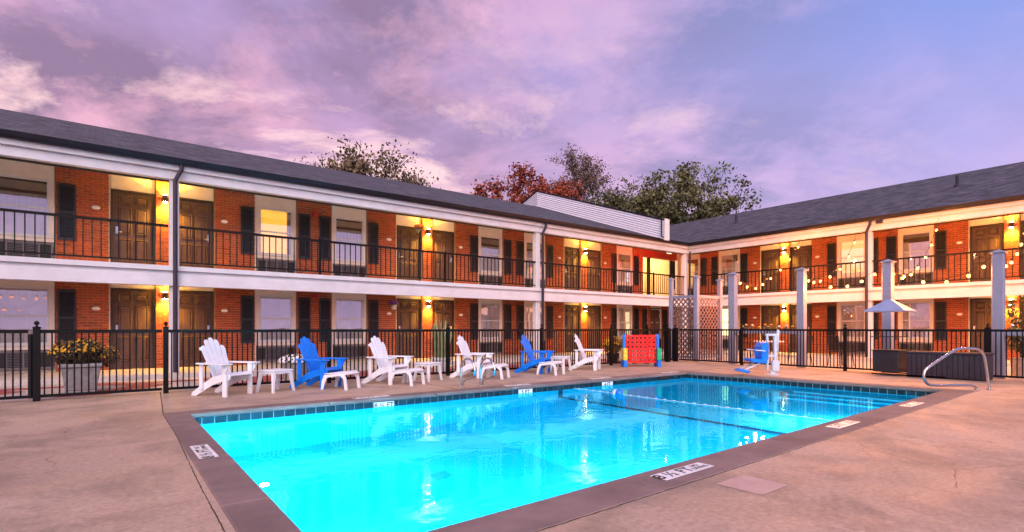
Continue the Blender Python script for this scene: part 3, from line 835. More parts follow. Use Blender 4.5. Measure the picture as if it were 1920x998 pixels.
# upper breezeway beside the corner
B(21.36, 24.1, -0.01, 0.30, 4.72, 5.14).build('breezeway_header', 'header_red', LW)
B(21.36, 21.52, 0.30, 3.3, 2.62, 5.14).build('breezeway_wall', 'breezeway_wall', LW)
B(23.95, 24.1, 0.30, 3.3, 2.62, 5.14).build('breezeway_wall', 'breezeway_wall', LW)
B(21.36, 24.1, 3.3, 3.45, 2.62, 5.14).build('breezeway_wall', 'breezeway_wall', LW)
B(21.52, 23.95, 0.36, 3.3, 5.0, 5.06).build('breezeway_ceiling', 'ceiling_paint', LW)
B(21.36, 24.1, 0.36, 3.4, 2.50, 2.612).build('breezeway_floor', 'walk_concrete', LW)
add_door(LW, 22.6, 2.62, 1).location.y = 3.25
B(22.0, 22.12, 0.15, 0.30, 2.62, 4.72).build('breezeway_post', 'door_frame_paint', LW)
put('shutter', SHUT, (23.7, 0.0, 3.2), LW).scale = (1.3, 1, 1.05)
eaves_and_slab(LW, -7.2, 24.2, 22.0)
railing(LW, -7.15, 1.35, [-6.0, -2.6], y=-1.98)
railing(LW, 1.58, 12.75, [4.9, 8.9], y=-1.98)
railing(LW, 12.95, 21.95, [17.0, 19.6], y=-1.98)
for x, p in ((1.47, 0.0), (12.80, 0.08), (21.98, 0.0)): column(LW, x, pipe=p)
roof(LW, -7.4, 21.79, -7.4, 30.1)
put('fire_alarm', MB().lathe([(0.10, 0), (0.10, 0.04), (0.05, 0.06)], 16).mesh('fire_alarm', 'alarm_red'), (5.38, -0.014, 4.70), LW, rot=(R(90), 0, 0))
put('fire_alarm', B(-0.06, 0.06, -0.05, 0, 0, 0.13).mesh('fire_alarm', 'alarm_red'), (5.38, -0.014, 2.10), LW)
put('fire_alarm', MB().lathe([(0.10, 0), (0.10, 0.04), (0.05, 0.06)], 16).mesh('fire_alarm', 'alarm_red'), (20.98, -0.014, 4.72), LW, rot=(R(90), 0, 0))

# ---- right wing
RW = thing('motel_wing', 'shorter brick motel wing behind the string lights, running from the corner to the right edge', 'building', (24.1, 17.0, 0), R(-90))
CEN_R = [-1.82, 5.62, 13.06, 20.5]
lit_r = {(1, 1, 2.81): 'curtain_warm', (0, 0, 5.06): 'curtain_glow'}
wing_build(RW, 0.05, 27.5, CEN_R, 0.945, lit_r)
eaves_and_slab(RW, 0.37, 27.5, 0.0)
for o in [c for c in RW.children if c.name.split('.')[0] in ('slab_cap', 'slab_moulding', 'slab_beam', 'eave_beam', 'eave_board', 'drip_strip', 'gutter')]:
    bpy.data.objects.remove(o)
B(2.155, 27.5, -2.155, -2.0605, 2.505, 2.619).build('slab_cap', 'trim_white', RW, bevel=0.008)
B(2.08, 27.5, -2.075, -1.96, 2.43, 2.502).build('slab_moulding', 'trim_white', RW)
B(2.135, 27.5, -2.130, -1.94, 2.151, 2.427).build('slab_beam', 'trim_white', RW, bevel=0.006)
B(2.105, 27.5, -2.10, -1.921, 4.666, 4.871).build('eave_beam', 'trim_white', RW, bevel=0.006)
B(2.195, 27.5, -2.19, -1.921, 4.873, 5.019).build('eave_board', 'trim_white', RW, bevel=0.006)
B(2.2, 27.5, -1.915, -1.90, 4.62, 4.80).build('drip_strip', 'door_frame_paint', RW)
MB().prism([(-2.36, 5.12), (-2.195, 5.12), (-2.195, 4.985), (-2.30, 4.985), (-2.33, 5.03)], 'x', 2.34, 27.5).build('gutter', 'gutter_metal', RW, recalc=True)
railing(RW, 2.15, 9.42, [5.6], y=-1.98)
railing(RW, 9.66, 19.0, [14.2], y=-1.98)
railing(RW, 19.2, 27.4, [23], y=-1.98)
for x in (9.54, 19.1): column(RW, x)
roof(RW, 2.31, 27.7, -6.0, 27.7)
put('flood_lamp', B(-0.09, 0.09, -0.14, 0, 0, 0.12).mesh('flood_lamp', 'pipe_metal'), (9.95, -2.162, 4.86), RW)
for x, y in ((2.25, 1.9), (11.2, 1.9)):
    v = MB().lathe([(0.16, -0.1), (0.10, 0.06), (0.055, 0.10), (0.055, 0.42)], 12, (x, y, 5.10 + (y + 2.31) * 0.349))
    v.build('roof_vent', 'pipe_metal', RW, smooth=False)

# ---- sided fire parapet that rises over the left roof
PW = thing('parapet_wall', 'white clapboard parapet wall rising over the dark roof near the corner', 'wall', (19.6, 14.5, 5.0))
def rz_(y): return 5.10 + (y - 14.69) * 0.349 if y < 23 else 8.0 - (y - 23) * 0.349
po = Vector(PW.location)
def pw(m, name, material, **k):
    m.v = [(x - po.x, y - po.y, z - po.z) for x, y, z in m.v]; return m.build(name, material, PW, **k)
pw(MB().prism([(14.45, 5.05), (23.0, 7.9), (27.0, 6.5), (27.0, rz_(27) + 0.84), (23.0, 8.84), (14.45, 5.92)], 'x', 19.62, 19.84), 'core', 'pipe_metal', recalc=True)  # dark core colour shows between the boards in place of lap shadows
n = 8
for i in range(n):
    h0, h1 = 0.02 + i * 0.104, 0.02 + (i + 1) * 0.104 - 0.016
    m = MB()
    for ya, yb in ((14.46, 23.0), (23.0, 27.0)):
        m.add([(19.575, ya, rz_(ya) + h0), (19.575, yb, rz_(yb) + h0), (19.612, yb, rz_(yb) + h1), (19.612, ya, rz_(ya) + h1), (19.619, ya, rz_(ya) + h0), (19.619, yb, rz_(yb) + h0)], [(0, 3, 2, 1), (0, 1, 5, 4), (0, 4, 3), (1, 2, 5)])
    pw(m, 'siding_board', 'siding_white')
for ya, yb in ((14.40, 23.0), (23.0, 27.0)):
    pw(MB().bar((19.72, ya, rz_(ya) + 0.875), (19.72, yb, rz_(yb) + 0.875), 0.34, 0.05), 'cap', 'gutter_metal')
pw(B(19.55, 19.87, 14.38, 14.448, 5.0, 5.93), 'corner_board', 'trim_white')
pw(MB().tube([(19.53, 14.55, 5.9), (19.53, 14.55, 5.2), (19.53, 14.45, 5.12)], 0.03, 8), 'drain_pipe', 'pipe_metal')

# ================================================================== WALL LAMPS
def sconce(wing, x, z, label, power):
    rot = wing.rotation_euler.z
    p = wing.matrix_basis @ Vector((x, -0.062, z))
    t = thing('wall_lamp', label, 'lamp', p, rot, 'up and down lamps on the brick pilasters')
    B(-0.05, 0.05, -0.02, 0.0, -0.08, 0.08).build('backplate', 'pipe_metal', t)
    MB().lathe([(0.055, -0.085), (0.06, -0.08), (0.06, 0.08), (0.055, 0.085)], 14, (0, -0.085, 0)).build('shade', 'pipe_metal', t, smooth=False)
    MB().lathe([(0.045, -0.100), (0.045, -0.0855)], 14, (0, -0.085, 0)).build('lens', 'lamp_glow', t)
    MB().lathe([(0.045, 0.0855), (0.045, 0.10)], 14, (0, -0.085, 0)).build('lens', 'lamp_glow', t)
    for s in (-1, 1):
        l = bpy.data.lights.new('lamp_light', 'SPOT'); l.energy = power * (1.0 if s < 0 else 0.8); l.color = (1.0, 0.54, 0.05)
        l.spot_size = R(150); l.spot_blend = 0.8; l.shadow_soft_size = 0.04
        lo = bpy.data.objects.new('lamp_light', l); COL.objects.link(lo); lo.parent = t
        lo.location = (0, -0.15, s * 0.125); lo.rotation_euler = (0 if s < 0 else R(180), 0, 0)
names_l = ('leftmost', 'middle', 'rightmost')
for i, c in enumerate(CEN_L[1:]):
    sconce(LW, c, 4.58, f'lit wall lamp, upper floor of the left wing, {names_l[i]} of three', 200)
    sconce(LW, c, 2.02, f'lit wall lamp, ground floor of the left wing, {names_l[i]} of three', 150)
sconce(RW, CEN_R[1], 4.58, 'lit wall lamp, upper floor of the right wing, the one nearer the corner', 200)
sconce(RW, CEN_R[1], 2.02, 'lit wall lamp, ground floor of the right wing, behind the pool lift', 150)
sconce(RW, CEN_R[2], 4.58, 'lit wall lamp, upper floor of the right wing, at the right edge', 200)
sconce(RW, CEN_R[2], 2.02, 'lit wall lamp, ground floor of the right wing, behind the shrub at the right edge', 150)
# breezeway ceiling lamp and exit sign
t = thing('ceiling_lamp', 'round lit ceiling lamp inside the upper breezeway', 'lamp', (22.7, 18.9, 4.92))
MB().lathe([(0.20, 0.08), (0.20, 0.05), (0.17, 0.0)], 20).build('diffuser', 'ceiling_lamp_glow', t)
MB().lathe([(0.22, 0.0), (0.22, 0.02)], 20, (0, 0, 0.06)).build('rim', 'chrome', t)
l = bpy.data.lights.new('lamp_light', 'POINT'); l.energy = 130; l.color = (1.0, 0.82, 0.5); l.shadow_soft_size = 0.15
lo = bpy.data.objects.new('lamp_light', l); COL.objects.link(lo); lo.parent = t; lo.location = (0, 0, -0.12)
t = thing('exit_sign', 'small lit exit sign hanging under the balcony ceiling by the breezeway', 'sign', (21.05, 15.25, 4.62))
B(-0.16, 0.16, -0.025, 0.025, 0, 0.22).build('box', 'exit_glow', t)
put('lettering', text_mesh('EXIT', 0.13, 'letter_red'), (0, -0.0265, 0.11), t, rot=(R(90), 0, 0))
B(-0.01, 0.01, -0.01, 0.01, 0.22, 0.51).build('stem', 'pipe_metal', t)
l = bpy.data.lights.new('lamp_light', 'POINT'); l.energy = 40; l.color = (1.0, 0.06, 0.03); l.shadow_soft_size = 0.08
lo = bpy.data.objects.new('lamp_light', l); COL.objects.link(lo); lo.parent = t; lo.location = (0, 0.12, 0.12)

# ================================================================== POOL FENCE
FH = 1.13
PICK = MB().box(-0.0105, 0.0105, -0.0105, 0.0105, 0, FH - 0.12).mesh('picket', 'black_metal')
def fence(loc, rz, length, posts, label, gaps=(), name='fence'):
    f = thing(name, label, 'fence' if name == 'fence' else 'gate', loc, rz)
    B(0, length, -0.025, 0.025, FH - 0.055, FH).build('top_rail', 'black_metal', f)
    B(0, length, -0.022, 0.022, 0.055, 0.10).build('bottom_rail', 'black_metal', f)
    n = int(length / 0.088)
    for i in range(1, n):
        put('picket', PICK, (length * i / n, 0, 0.08), f)
    for p, w in posts:
        B(p - w / 2, p + w / 2, -w / 2, w / 2, 0.0, FH + 0.025).build('post', 'black_metal', f)
        MB().lathe([(w * 0.62, 0), (w * 0.62, 0.015), (0.015, 0.03), (0.012, 0.045), (0.032, 0.062), (0.036, 0.085), (0.02, 0.108), (0.004, 0.115)], 10, (p, 0, FH + 0.025)).build('finial', 'black_metal', f, smooth=True)
    return f
FY, FX = 11.3, 16.0
fence((0.98, FY, 0), 0, 13.45, [(0.0, 0.075), (2.90, 0.07), (5.80, 0.07), (8.82, 0.075), (11.67, 0.075), (13.45, 0.07)], 'black metal picket fence behind the row of pool chairs')
g_ = fence((-0.74, FY, 0), 0, 1.66, [(0.0, 0.09)], 'black metal picket gate at the left, in front of the mum planter', name='fence_gate')
B(-0.02, 0.05, -0.06, -0.02, 0.78, 1.0).build('latch', 'black_metal', g_)
MB().tube([(-0.07, 0, 0.05), (-0.07, 0, 1.06)], 0.035, 8).build('hinge_pole', 'black_metal', g_)
fence((-7.0, FY, 0), 0, 6.16, [(0.0, 0.07), (3.1, 0.07)], 'black metal picket fence at the left edge')
fence((14.5, FY, 0), 0, 1.45, [(1.0, 0.14), (1.45, 0.14)], 'black metal picket gate beside the red game frame', name='fence_gate')
fence((FX, FY - 0.12, 0), R(-90), 18.0, [(2.28, 0.075), (5.22, 0.075), (8.15, 0.10), (11.1, 0.075), (14.0, 0.075)], 'black metal picket fence behind the pool lift and deck box')

# ================================================================== ADIRONDACK CHAIRS
def slat(poly, t=0.02, bev=0.004):
    return None
def make_chair(color, label, loc, rz):
    mt = 'plastic_white' if color == 'white' else 'plastic_blue'
    c = thing('adirondack_chair', label, 'chair', loc, rz, 'adirondack chairs along the pool')
    c.scale = (0.90, 0.86, 0.99)
    # local frame: sitter looks to -y, x across, chair centre under the seat
    for s in (-1, 1):
        # long side rail from the front of the seat down to the ground at the back
        prof = [(-0.40, 0.33), (-0.36, 0.385), (-0.30, 0.39), (0.10, 0.30), (0.56, 0.06), (0.585, 0.0), (0.46, 0.0), (0.05, 0.19), (-0.30, 0.285), (-0.38, 0.29)]
        MB().prism(prof, 'x', s * 0.265 - 0.014, s * 0.265 + 0.014).build('side_rail', mt, c, recalc=True)
        B(s * 0.30 - 0.018, s * 0.30 + 0.018, -0.35, -0.245, 0, 0.545).build('front_leg', mt, c, bevel=0.005)
        B(s * 0.30 - 0.016, s * 0.30 + 0.016, 0.26, 0.34, 0.12, 0.545).build('rear_leg', mt, c, bevel=0.005)
        MB().prism([(-0.345, 0.40), (-0.345, 0.544), (-0.44, 0.544)], 'x', s * 0.335 - 0.012, s * 0.335 + 0.012).build('arm_bracket', mt, c, recalc=True)
        arm = MB().prism([(s * 0.265, -0.46), (s * 0.42, -0.44), (s * 0.425, -0.30), (s * 0.375, 0.36), (s * 0.30, 0.40), (s * 0.28, 0.36)], 'z', 0.546, 0.570)
        arm.build('armrest', mt, c, recalc=True, bevel=0.004)
    for i in range(6):
        y = -0.36 + i * 0.085; z = 0.395 - max(0, (y + 0.30)) * 0.225
        a = -0.22 if i else 0.5
        m = MB().mbox(Matrix.Translation((0, y, z - (0.02 if i == 0 else 0))) @ Matrix.Rotation(a, 4, 'X'), 0.545, 0.076, 0.02)
        m.build('seat_slat', mt, c, bevel=0.004)
    tilt = R(26)
    for i in range(5):
        u = i - 2
        top = 0.83 - 0.036 * u * u; w0, w1 = 0.074, 0.100
        x0, x1 = u * 0.085, u * 0.112
        pts = [(x0 - w0 / 2, 0), (x0 + w0 / 2, 0), (x1 + w1 / 2, top - 0.05 - 0.018 * max(0, u)), (x1 + w1 * 0.3, top - 0.01 - 0.01 * max(0, u)), (x1 - w1 * 0.3, top - 0.01 - 0.01 * max(0, -u)), (x1 - w1 / 2, top - 0.05 - 0.018 * max(0, -u))]
        m = MB().prism(pts, 'y', -0.010, 0.010)
        M_ = Matrix.Translation((0, 0.065, 0.26)) @ Matrix.Rotation(-tilt, 4, 'X')
        m.v = [tuple(M_ @ Vector(p)) for p in m.v]
        m.build('back_slat', mt, c, recalc=True, bevel=0.003)
    for h in (0.34, 0.62):
        M_ = Matrix.Translation((0, 0.065, 0.26)) @ Matrix.Rotation(-tilt, 4, 'X') @ Matrix.Translation((0, 0.024, h))
        MB().mbox(M_, 0.50 + h * 0.10, 0.024, 0.05).build('back_brace', mt, c)
    return c
def fwd(a): return R(a) + R(90)          # facing angle -> rotation of a chair that looks to -y
chairs = [('white', 1.78, 10.38, -56, 'white adirondack chair at the left end of the row'),
          ('blue', 3.45, 10.58, -54, 'blue adirondack chair between the two leftmost white chairs'),
          ('white', 4.85, 10.50, -62, 'white adirondack chair right of the first blue chair, with a side table beside it'),
          ('white', 7.02, 10.55, -58, 'white adirondack chair behind the pool grab rails'),
          ('blue', 9.00, 10.62, -62, 'blue adirondack chair farther along the row, near the right end'),
          ('white', 10.85, 10.55, -58, 'white adirondack chair at the right end of the row, near the red game')]
for col_, x, y, a, lab in chairs: make_chair(col_, lab, (x, y, 0), fwd(a))
def footrest(label, loc, rz):
    c = thing('footrest', label, 'footrest', loc, rz, 'white footrests')
    for s in (-1, 1):
        prof = [(-0.26, 0.0), (-0.20, 0.0), (-0.175, 0.20), (-0.10, 0.265), (0.18, 0.225), (0.24, 0.10), (0.26, 0.0), (0.31, 0.0), (0.29, 0.16), (0.24, 0.27), (-0.10, 0.32), (-0.20, 0.29), (-0.23, 0.2)]
        m = MB().prism(prof, 'x', s * 0.215 - 0.014, s * 0.215 + 0.014); m.build('side_rail', 'plastic_white', c, recalc=True)
    for i in range(5):
        y = -0.19 + i * 0.095; z = 0.325 - 0.10 * max(0, y + 0.1) - (0.02 if i == 0 else 0)
        MB().mbox(Matrix.Translation((0, y, z)) @ Matrix.Rotation(-0.12 if i else 0.45, 4, 'X'), 0.47, 0.086, 0.018).build('slat', 'plastic_white', c, bevel=0.004)
    return c
def side_table(label, loc, rz):
    c = thing('side_table', label, 'table', loc, rz, 'white side tables')
    MB().taper(0, 0, 0.375, 0.40, 0.47, 0.45, 0.40, 0.38).build('table_top', 'plastic_white', c, bevel=0.006)
    MB().taper(0, 0, 0.33, 0.374, 0.42, 0.42, 0.36, 0.36).build('apron', 'plastic_white', c)
    for a in (-1, 1):
        for b in (-1, 1):
            m = MB(); tx, ty, bx, by = a * 0.185, b * 0.155, a * 0.235, b * 0.20
            vs = [(bx + p * 0.018, by + q * 0.018, 0) for p, q in ((-1, -1), (1, -1), (1, 1), (-1, 1))] + [(tx + p * 0.028, ty + q * 0.028, 0.345) for p, q in ((-1, -1), (1, -1), (1, 1), (-1, 1))]
            m.add(vs, [(0, 3, 2, 1), (4, 5, 6, 7), (0, 1, 5, 4), (1, 2, 6, 5), (2, 3, 7, 6), (3, 0, 4, 7)])
            m.build('leg', 'plastic_white', c)
    return c
side_table('small white plastic side table between the leftmost white and blue chairs', (2.60, 10.42, 0), R(28))
footrest('white slatted footrest in front of the left blue chair', (3.72, 10.10, 0), fwd(-54))
footrest('white slatted footrest in front of the white chair left of the planter', (5.05, 9.98, 0), fwd(-62))
side_table('small white plastic side table between the two middle white chairs', (5.80, 10.52, 0), R(24))
footrest('white slatted footrest behind the pool grab rails', (7.30, 10.02, 0), fwd(-58))
footrest('white slatted footrest in front of the right blue chair', (9.02, 10.02, 0), fwd(-70))
side_table('small white plastic side table between the right blue chair and the last white chair', (9.92, 10.66, 0), R(24))

# ================================================================== GRAB RAILS, STAIR RAIL
def smooth_path(pts, n=6):
    P = [Vector(p) for p in pts]; out_ = []
    for i in range(len(P) - 1):
        p0, p1, p2, p3 = P[max(i - 1, 0)], P[i], P[i + 1], P[min(i + 2, len(P) - 1)]
        for k in range(n):
            t = k / n
            out_.append(0.5 * ((2 * p1) + (p2 - p0) * t + (2 * p0 - 5 * p1 + 4 * p2 - p3) * t * t + (3 * p1 - p0 - 3 * p2 + p3) * t ** 3))
    out_.append(P[-1]); return out_
def grab_rail(label, loc):
    g = thing('grab_rail', label, 'rail', loc, 0, 'pool grab rails')
    pts = [(0, 0.02, 0.0), (0, 0.0, 0.24), (0, -0.04, 0.46), (0, -0.20, 0.565), (0, -0.38, 0.53), (0, -0.485, 0.38), (0, -0.47, 0.26), (0, -0.36, 0.205), (0, -0.16, 0.15), (0, -0.08, 0.09), (0, -0.06, 0.0)]
    MB().tube(smooth_path(pts), 0.021, 10).build('rail', 'chrome', g, smooth=True)
    for y in (0.02, -0.06): MB().lathe([(0.045, 0.004), (0.045, 0.016), (0.026, 0.02)], 14, (0, y, 0)).build('escutcheon', 'chrome', g)
    MB().tube([(0, -0.488, 0.36), (0, -0.480, 0.27)], 0.026, 10).build('grip', 'plastic_blue', g)
grab_rail('bent steel pool grab rail, left one of the pair', (5.66, 8.94, 0))
grab_rail('bent steel pool grab rail, right one of the pair', (6.05, 8.84, 0))
hr = thing('stair_rail', 'bent stainless handrail over the pool steps, in front of the dark deck box', 'rail', (13.24, 2.48, 0))
pts = [(13.24, 2.48, 0), (13.18, 2.51, 0.41), (13.12, 2.53, 0.64), (13.03, 2.575, 0.74), (12.90, 2.64, 0.77), (12.58, 2.79, 0.77), (12.40, 2.87, 0.70), (12.0, 3.05, 0.48), (11.87, 3.11, 0.38), (11.85, 3.12, 0.26), (11.92, 3.09, 0.15), (12.05, 3.03, 0.115), (12.49, 2.82, 0.105), (12.80, 2.68, 0.095), (12.92, 2.625, 0.06), (12.98, 2.60, 0.0)]
MB().tube(smooth_path([Vector(p) - hr.location for p in pts], 5), 0.0235, 12).build('rail', 'chrome', hr, smooth=True)
for p in (pts[0], pts[-1]):
    MB().lathe([(0.05, 0.004), (0.05, 0.016), (0.03, 0.02)], 14, tuple(Vector(p) - hr.location)).build('escutcheon', 'chrome', hr)

# ================================================================== GIANT FOUR-IN-A-ROW
t = thing('game_frame', 'giant red four in a row game frame on blue legs by the fence', 'game', (12.93, 10.38, 0), R(-37.5))
m = MB(); nc, nr = 7, 6; cw, ch = 0.128, 0.130; x0, z0 = -nc * cw / 2, 0.145
N = 16
for i in range(nc):
    for j in range(nr):
        cx, cz = x0 + (i + 0.5) * cw, z0 + (j + 0.5) * ch; rr = 0.036
        for y, flip in ((-0.035, 1), (0.035, -1)):
            sq = []; ci = []
            for k in range(N):
                a = 2 * math.pi * (k + 0.5) / N; ca, sa = math.cos(a), math.sin(a)
                q = max(abs(ca), abs(sa)); sq.append((cx + ca / q * cw / 2, y, cz + sa / q * ch / 2)); ci.append((cx + ca * rr, y, cz + sa * rr))
            fs = [(k, (k + 1) % N, N + (k + 1) % N, N + k) for k in range(N)]
            if flip < 0: fs = [tuple(reversed(f)) for f in fs]
            m.add(sq + ci, fs)
        ri = [(cx + math.cos(2 * math.pi * (k + 0.5) / N) * rr, y, cz + math.sin(2 * math.pi * (k + 0.5) / N) * rr) for y in (-0.035, 0.035) for k in range(N)]
        m.add(ri, [(k, (k + 1) % N, N + (k + 1) % N, N + k) for k in range(N)])
m.build('board', 'plastic_red', t)
B(x0 - 0.03, -x0 + 0.03, -0.045, 0.045, 0.115, 0.144).build('slide_bar', 'plastic_red', t)
B(x0 - 0.02, -x0 + 0.02, -0.038, 0.038, 0.926, 0.955).build('top_bar', 'plastic_red', t)
for s in (-1, 1):
    xx = s * (0.448 + 0.055)
    MB().taper(xx, 0, 0.02, 0.98, 0.085, 0.075, 0.10, 0.09).build('side_post', 'plastic_blue', t, bevel=0.01)
    for yy in (-0.17, 0.17):
        MB().taper(xx, yy, 0, 0.20, 0.105, 0.10).build('foot', 'plastic_blue', t, bevel=0.01)
        MB().taper(xx, yy * 0.86, 0.201, 0.56, 0.125, 0.115).build('leg_sleeve', 'plastic_yellow' if s < 0 else 'plastic_green', t, bevel=0.012)
for i, xx in enumerate((-0.2, 0.18)): B(xx - 0.07, xx + 0.07, -0.03, 0.03, 0.085, 0.114).build('latch', 'cart_dark', t)

# ================================================================== POOL LIFT
t = thing('pool_lift', 'white pool lift with a blue moulded seat and footrest at the pool edge', 'pool lift', (13.25, 6.58, 0), R(-37.8))
MB().lathe([(0.17, 0), (0.17, 0.02), (0.07, 0.03), (0.065, 0.12)], 18, (0.0, 0, 0)).build('base', 'lift_white', t)
B(0.035, 0.11, -0.045, 0.045, 0.03, 0.98).build('mast', 'lift_white', t, bevel=0.012)
B(-0.145, -0.095, -0.03, 0.03, 0.12, 0.96).build('mast', 'lift_white', t, bevel=0.01)
B(-0.16, 0.12, -0.035, 0.035, 0.961, 1.02).build('cross_arm', 'lift_white', t, bevel=0.008)
MB().tube([(0.13, 0, 0.55), (0.14, 0, 0.9), (0.15, 0, 1.12)], [0.035, 0.04, 0.028], 10).build('actuator', 'lift_white', t, smooth=True)
B(-0.15, 0.10, -0.03, 0.03, 0.44, 0.50).build('link_arm', 'lift_white', t, bevel=0.006)
B(-0.03, 0.15, -0.10, 0.02, 0.09, 0.36).build('battery_box', 'lift_white', t, bevel=0.02)
back = MB().prism([(-0.33, 0.30), (-0.24, 0.28), (-0.18, 0.40), (-0.17, 0.76), (-0.20, 0.82), (-0.29, 0.80), (-0.36, 0.70), (-0.35, 0.40)], 'y', -0.21, 0.21)
back.build('seat_back', 'plastic_blue', t, recalc=True, bevel=0.02)
MB().prism([(-0.62, 0.38), (-0.60, 0.33), (-0.33, 0.29), (-0.20, 0.30), (-0.22, 0.36), (-0.37, 0.40), (-0.60, 0.42)], 'y', -0.22, 0.22).build('seat', 'plastic_blue', t, recalc=True, bevel=0.015)
for y in (-0.24, 0.24):
    MB().tube([(-0.28, y, 0.60), (-0.52, y, 0.62)], 0.016, 8).build('armrest', 'lift_white', t)
    MB().tube([(-0.36, y * 0.6, 0.30), (-0.76, y * 0.6, 0.12)], 0.018, 8).build('footrest_strut', 'lift_white', t)
MB().prism([(-0.88, 0.10), (-0.66, 0.05), (-0.60, 0.10), (-0.80, 0.16)], 'y', -0.2, 0.2).build('footrest', 'plastic_blue', t, recalc=True, bevel=0.012)
MB().tube([(-0.20, 0, 0.32), (-0.14, 0, 0.36), (-0.12, 0, 0.8), (-0.125, 0, 0.94)], 0.02, 8).build('hanger', 'lift_white', t)

# ================================================================== CART AND DECK BOX
t = thing('canopy_cart', 'dark rolling cart with a pale pyramid canopy on thin posts', 'cart', (15.52, 4.78, 0), 0)
B(-0.32, 0.32, -0.27, 0.27, 0.09, 0.60).build('cabinet', 'cart_dark', t, bevel=0.01)
B(-0.34, 0.34, -0.29, 0.29, 0.601, 0.625).build('counter', 'cart_dark', t, bevel=0.006)
for a in (-1, 1):
    for b in (-1, 1):
        B(a * 0.33 - 0.014, a * 0.33 + 0.014, b * 0.28 - 0.014, b * 0.28 + 0.014, 0.09, 1.56).build('post', 'cart_dark', t)
        MB().lathe([(0.035, -0.016), (0.04, 0), (0.035, 0.016)], 12).build('caster', 'cart_dark', t, center=False)
        o = t.children[-1]; o.location = (a * 0.33, b * 0.28, 0.042); o.rotation_euler = (R(90), 0, 0)
for z in (0.94,):
    B(-0.33, 0.33, -0.292, -0.272, z, z + 0.02).build('side_rail', 'cart_dark', t); B(-0.33, 0.33, 0.272, 0.292, z, z + 0.02).build('side_rail', 'cart_dark', t)
    B(-0.345, -0.325, -0.265, 0.265, z, z + 0.02).build('side_rail', 'cart_dark', t)
can = MB(); hw = 0.43
can.add([(-hw, -hw, 1.56), (hw, -hw, 1.56), (hw, hw, 1.56), (-hw, hw, 1.56), (-hw, -hw, 1.585), (hw, -hw, 1.585), (hw, hw, 1.585), (-hw, hw, 1.585), (-0.05, -0.05, 1.86), (0.05, -0.05, 1.86), (0.05, 0.05, 1.86), (-0.05, 0.05, 1.86)],
        [(0, 3, 2, 1), (0, 1, 5, 4), (1, 2, 6, 5), (2, 3, 7, 6), (3, 0, 4, 7), (4, 5, 9, 8), (5, 6, 10, 9), (6, 7, 11, 10), (7, 4, 8, 11), (8, 9, 10, 11)])
can.build('canopy', 'canopy_tin', t)
t = thing('deck_box', 'long dark plank-sided deck storage box against the fence', 'box', (15.47, 3.62, 0), 0)
B(-0.27, 0.27, -0.72, 0.72, 0.01, 0.555).build('body', 'deckbox_dark', t)
np_ = 15
for i in range(np_):
    y = -0.72 + 1.44 * (i + 0.5) / np_
    B(-0.288, -0.271, y - 0.040, y + 0.040, 0.02, 0.55).build('plank', 'deckbox_dark', t, bevel=0.004)
for i in range(6):
    x = -0.27 + 0.54 * (i + 0.5) / 6
    B(x - 0.04, x + 0.04, -0.738, -0.721, 0.02, 0.55).build('plank', 'deckbox_dark', t, bevel=0.004)
B(-0.30, 0.30, -0.75, 0.75, 0.557, 0.61).build('lid', 'deckbox_dark', t, bevel=0.012)

# ================================================================== POSTS, LATTICE, STRING LIGHTS
def post(x, y, h, label, w=0.20, slim=False):
    t = thing('light_post', label, 'post', (x, y, 0), 0, 'grey square posts outside the fence')
    B(-w / 2, w / 2, -w / 2, w / 2, 0, h - 0.06).build('shaft', 'post_grey', t, bevel=0.012)
    MB().taper(0, 0, h - 0.06, h - 0.035, w + 0.07, w + 0.07).build('cap_plate', 'post_grey', t)
    m = MB(); q = (w + 0.05) / 2
    m.add([(-q, -q, h - 0.035), (q, -q, h - 0.035), (q, q, h - 0.035), (-q, q, h - 0.035), (0, 0, h + 0.03)], [(0, 1, 4), (1, 2, 4), (2, 3, 4), (3, 0, 4)])
    m.build('cap', 'post_grey', t)
post(-3.95, 5.05, 2.98, 'grey square post on the deck at the far left, holding a string of bulbs')
post(-1.05, 5.05, 2.98, 'grey square post on the deck at the left, nearer the pool')
post(16.62, 11.95, 2.98, 'slim grey post at the left end of the lattice screen', 0.14)
post(16.5, 10.83, 2.98, 'slim grey post in the middle of the lattice screen', 0.15)
post(18.0, 10.85, 2.95, 'slim grey post at the right end of the lattice screen', 0.14)
post(16.5, 9.48, 2.97, 'grey square post just right of the lattice screen', 0.22)
post(16.5, 7.31, 2.93, 'grey square post right of the pool lift', 0.21)
post(16.5, 5.12, 2.95, 'grey square post behind the pyramid canopy cart', 0.22)
post(16.5, 2.93, 2.95, 'grey square post at the right, beside the shrub', 0.21)
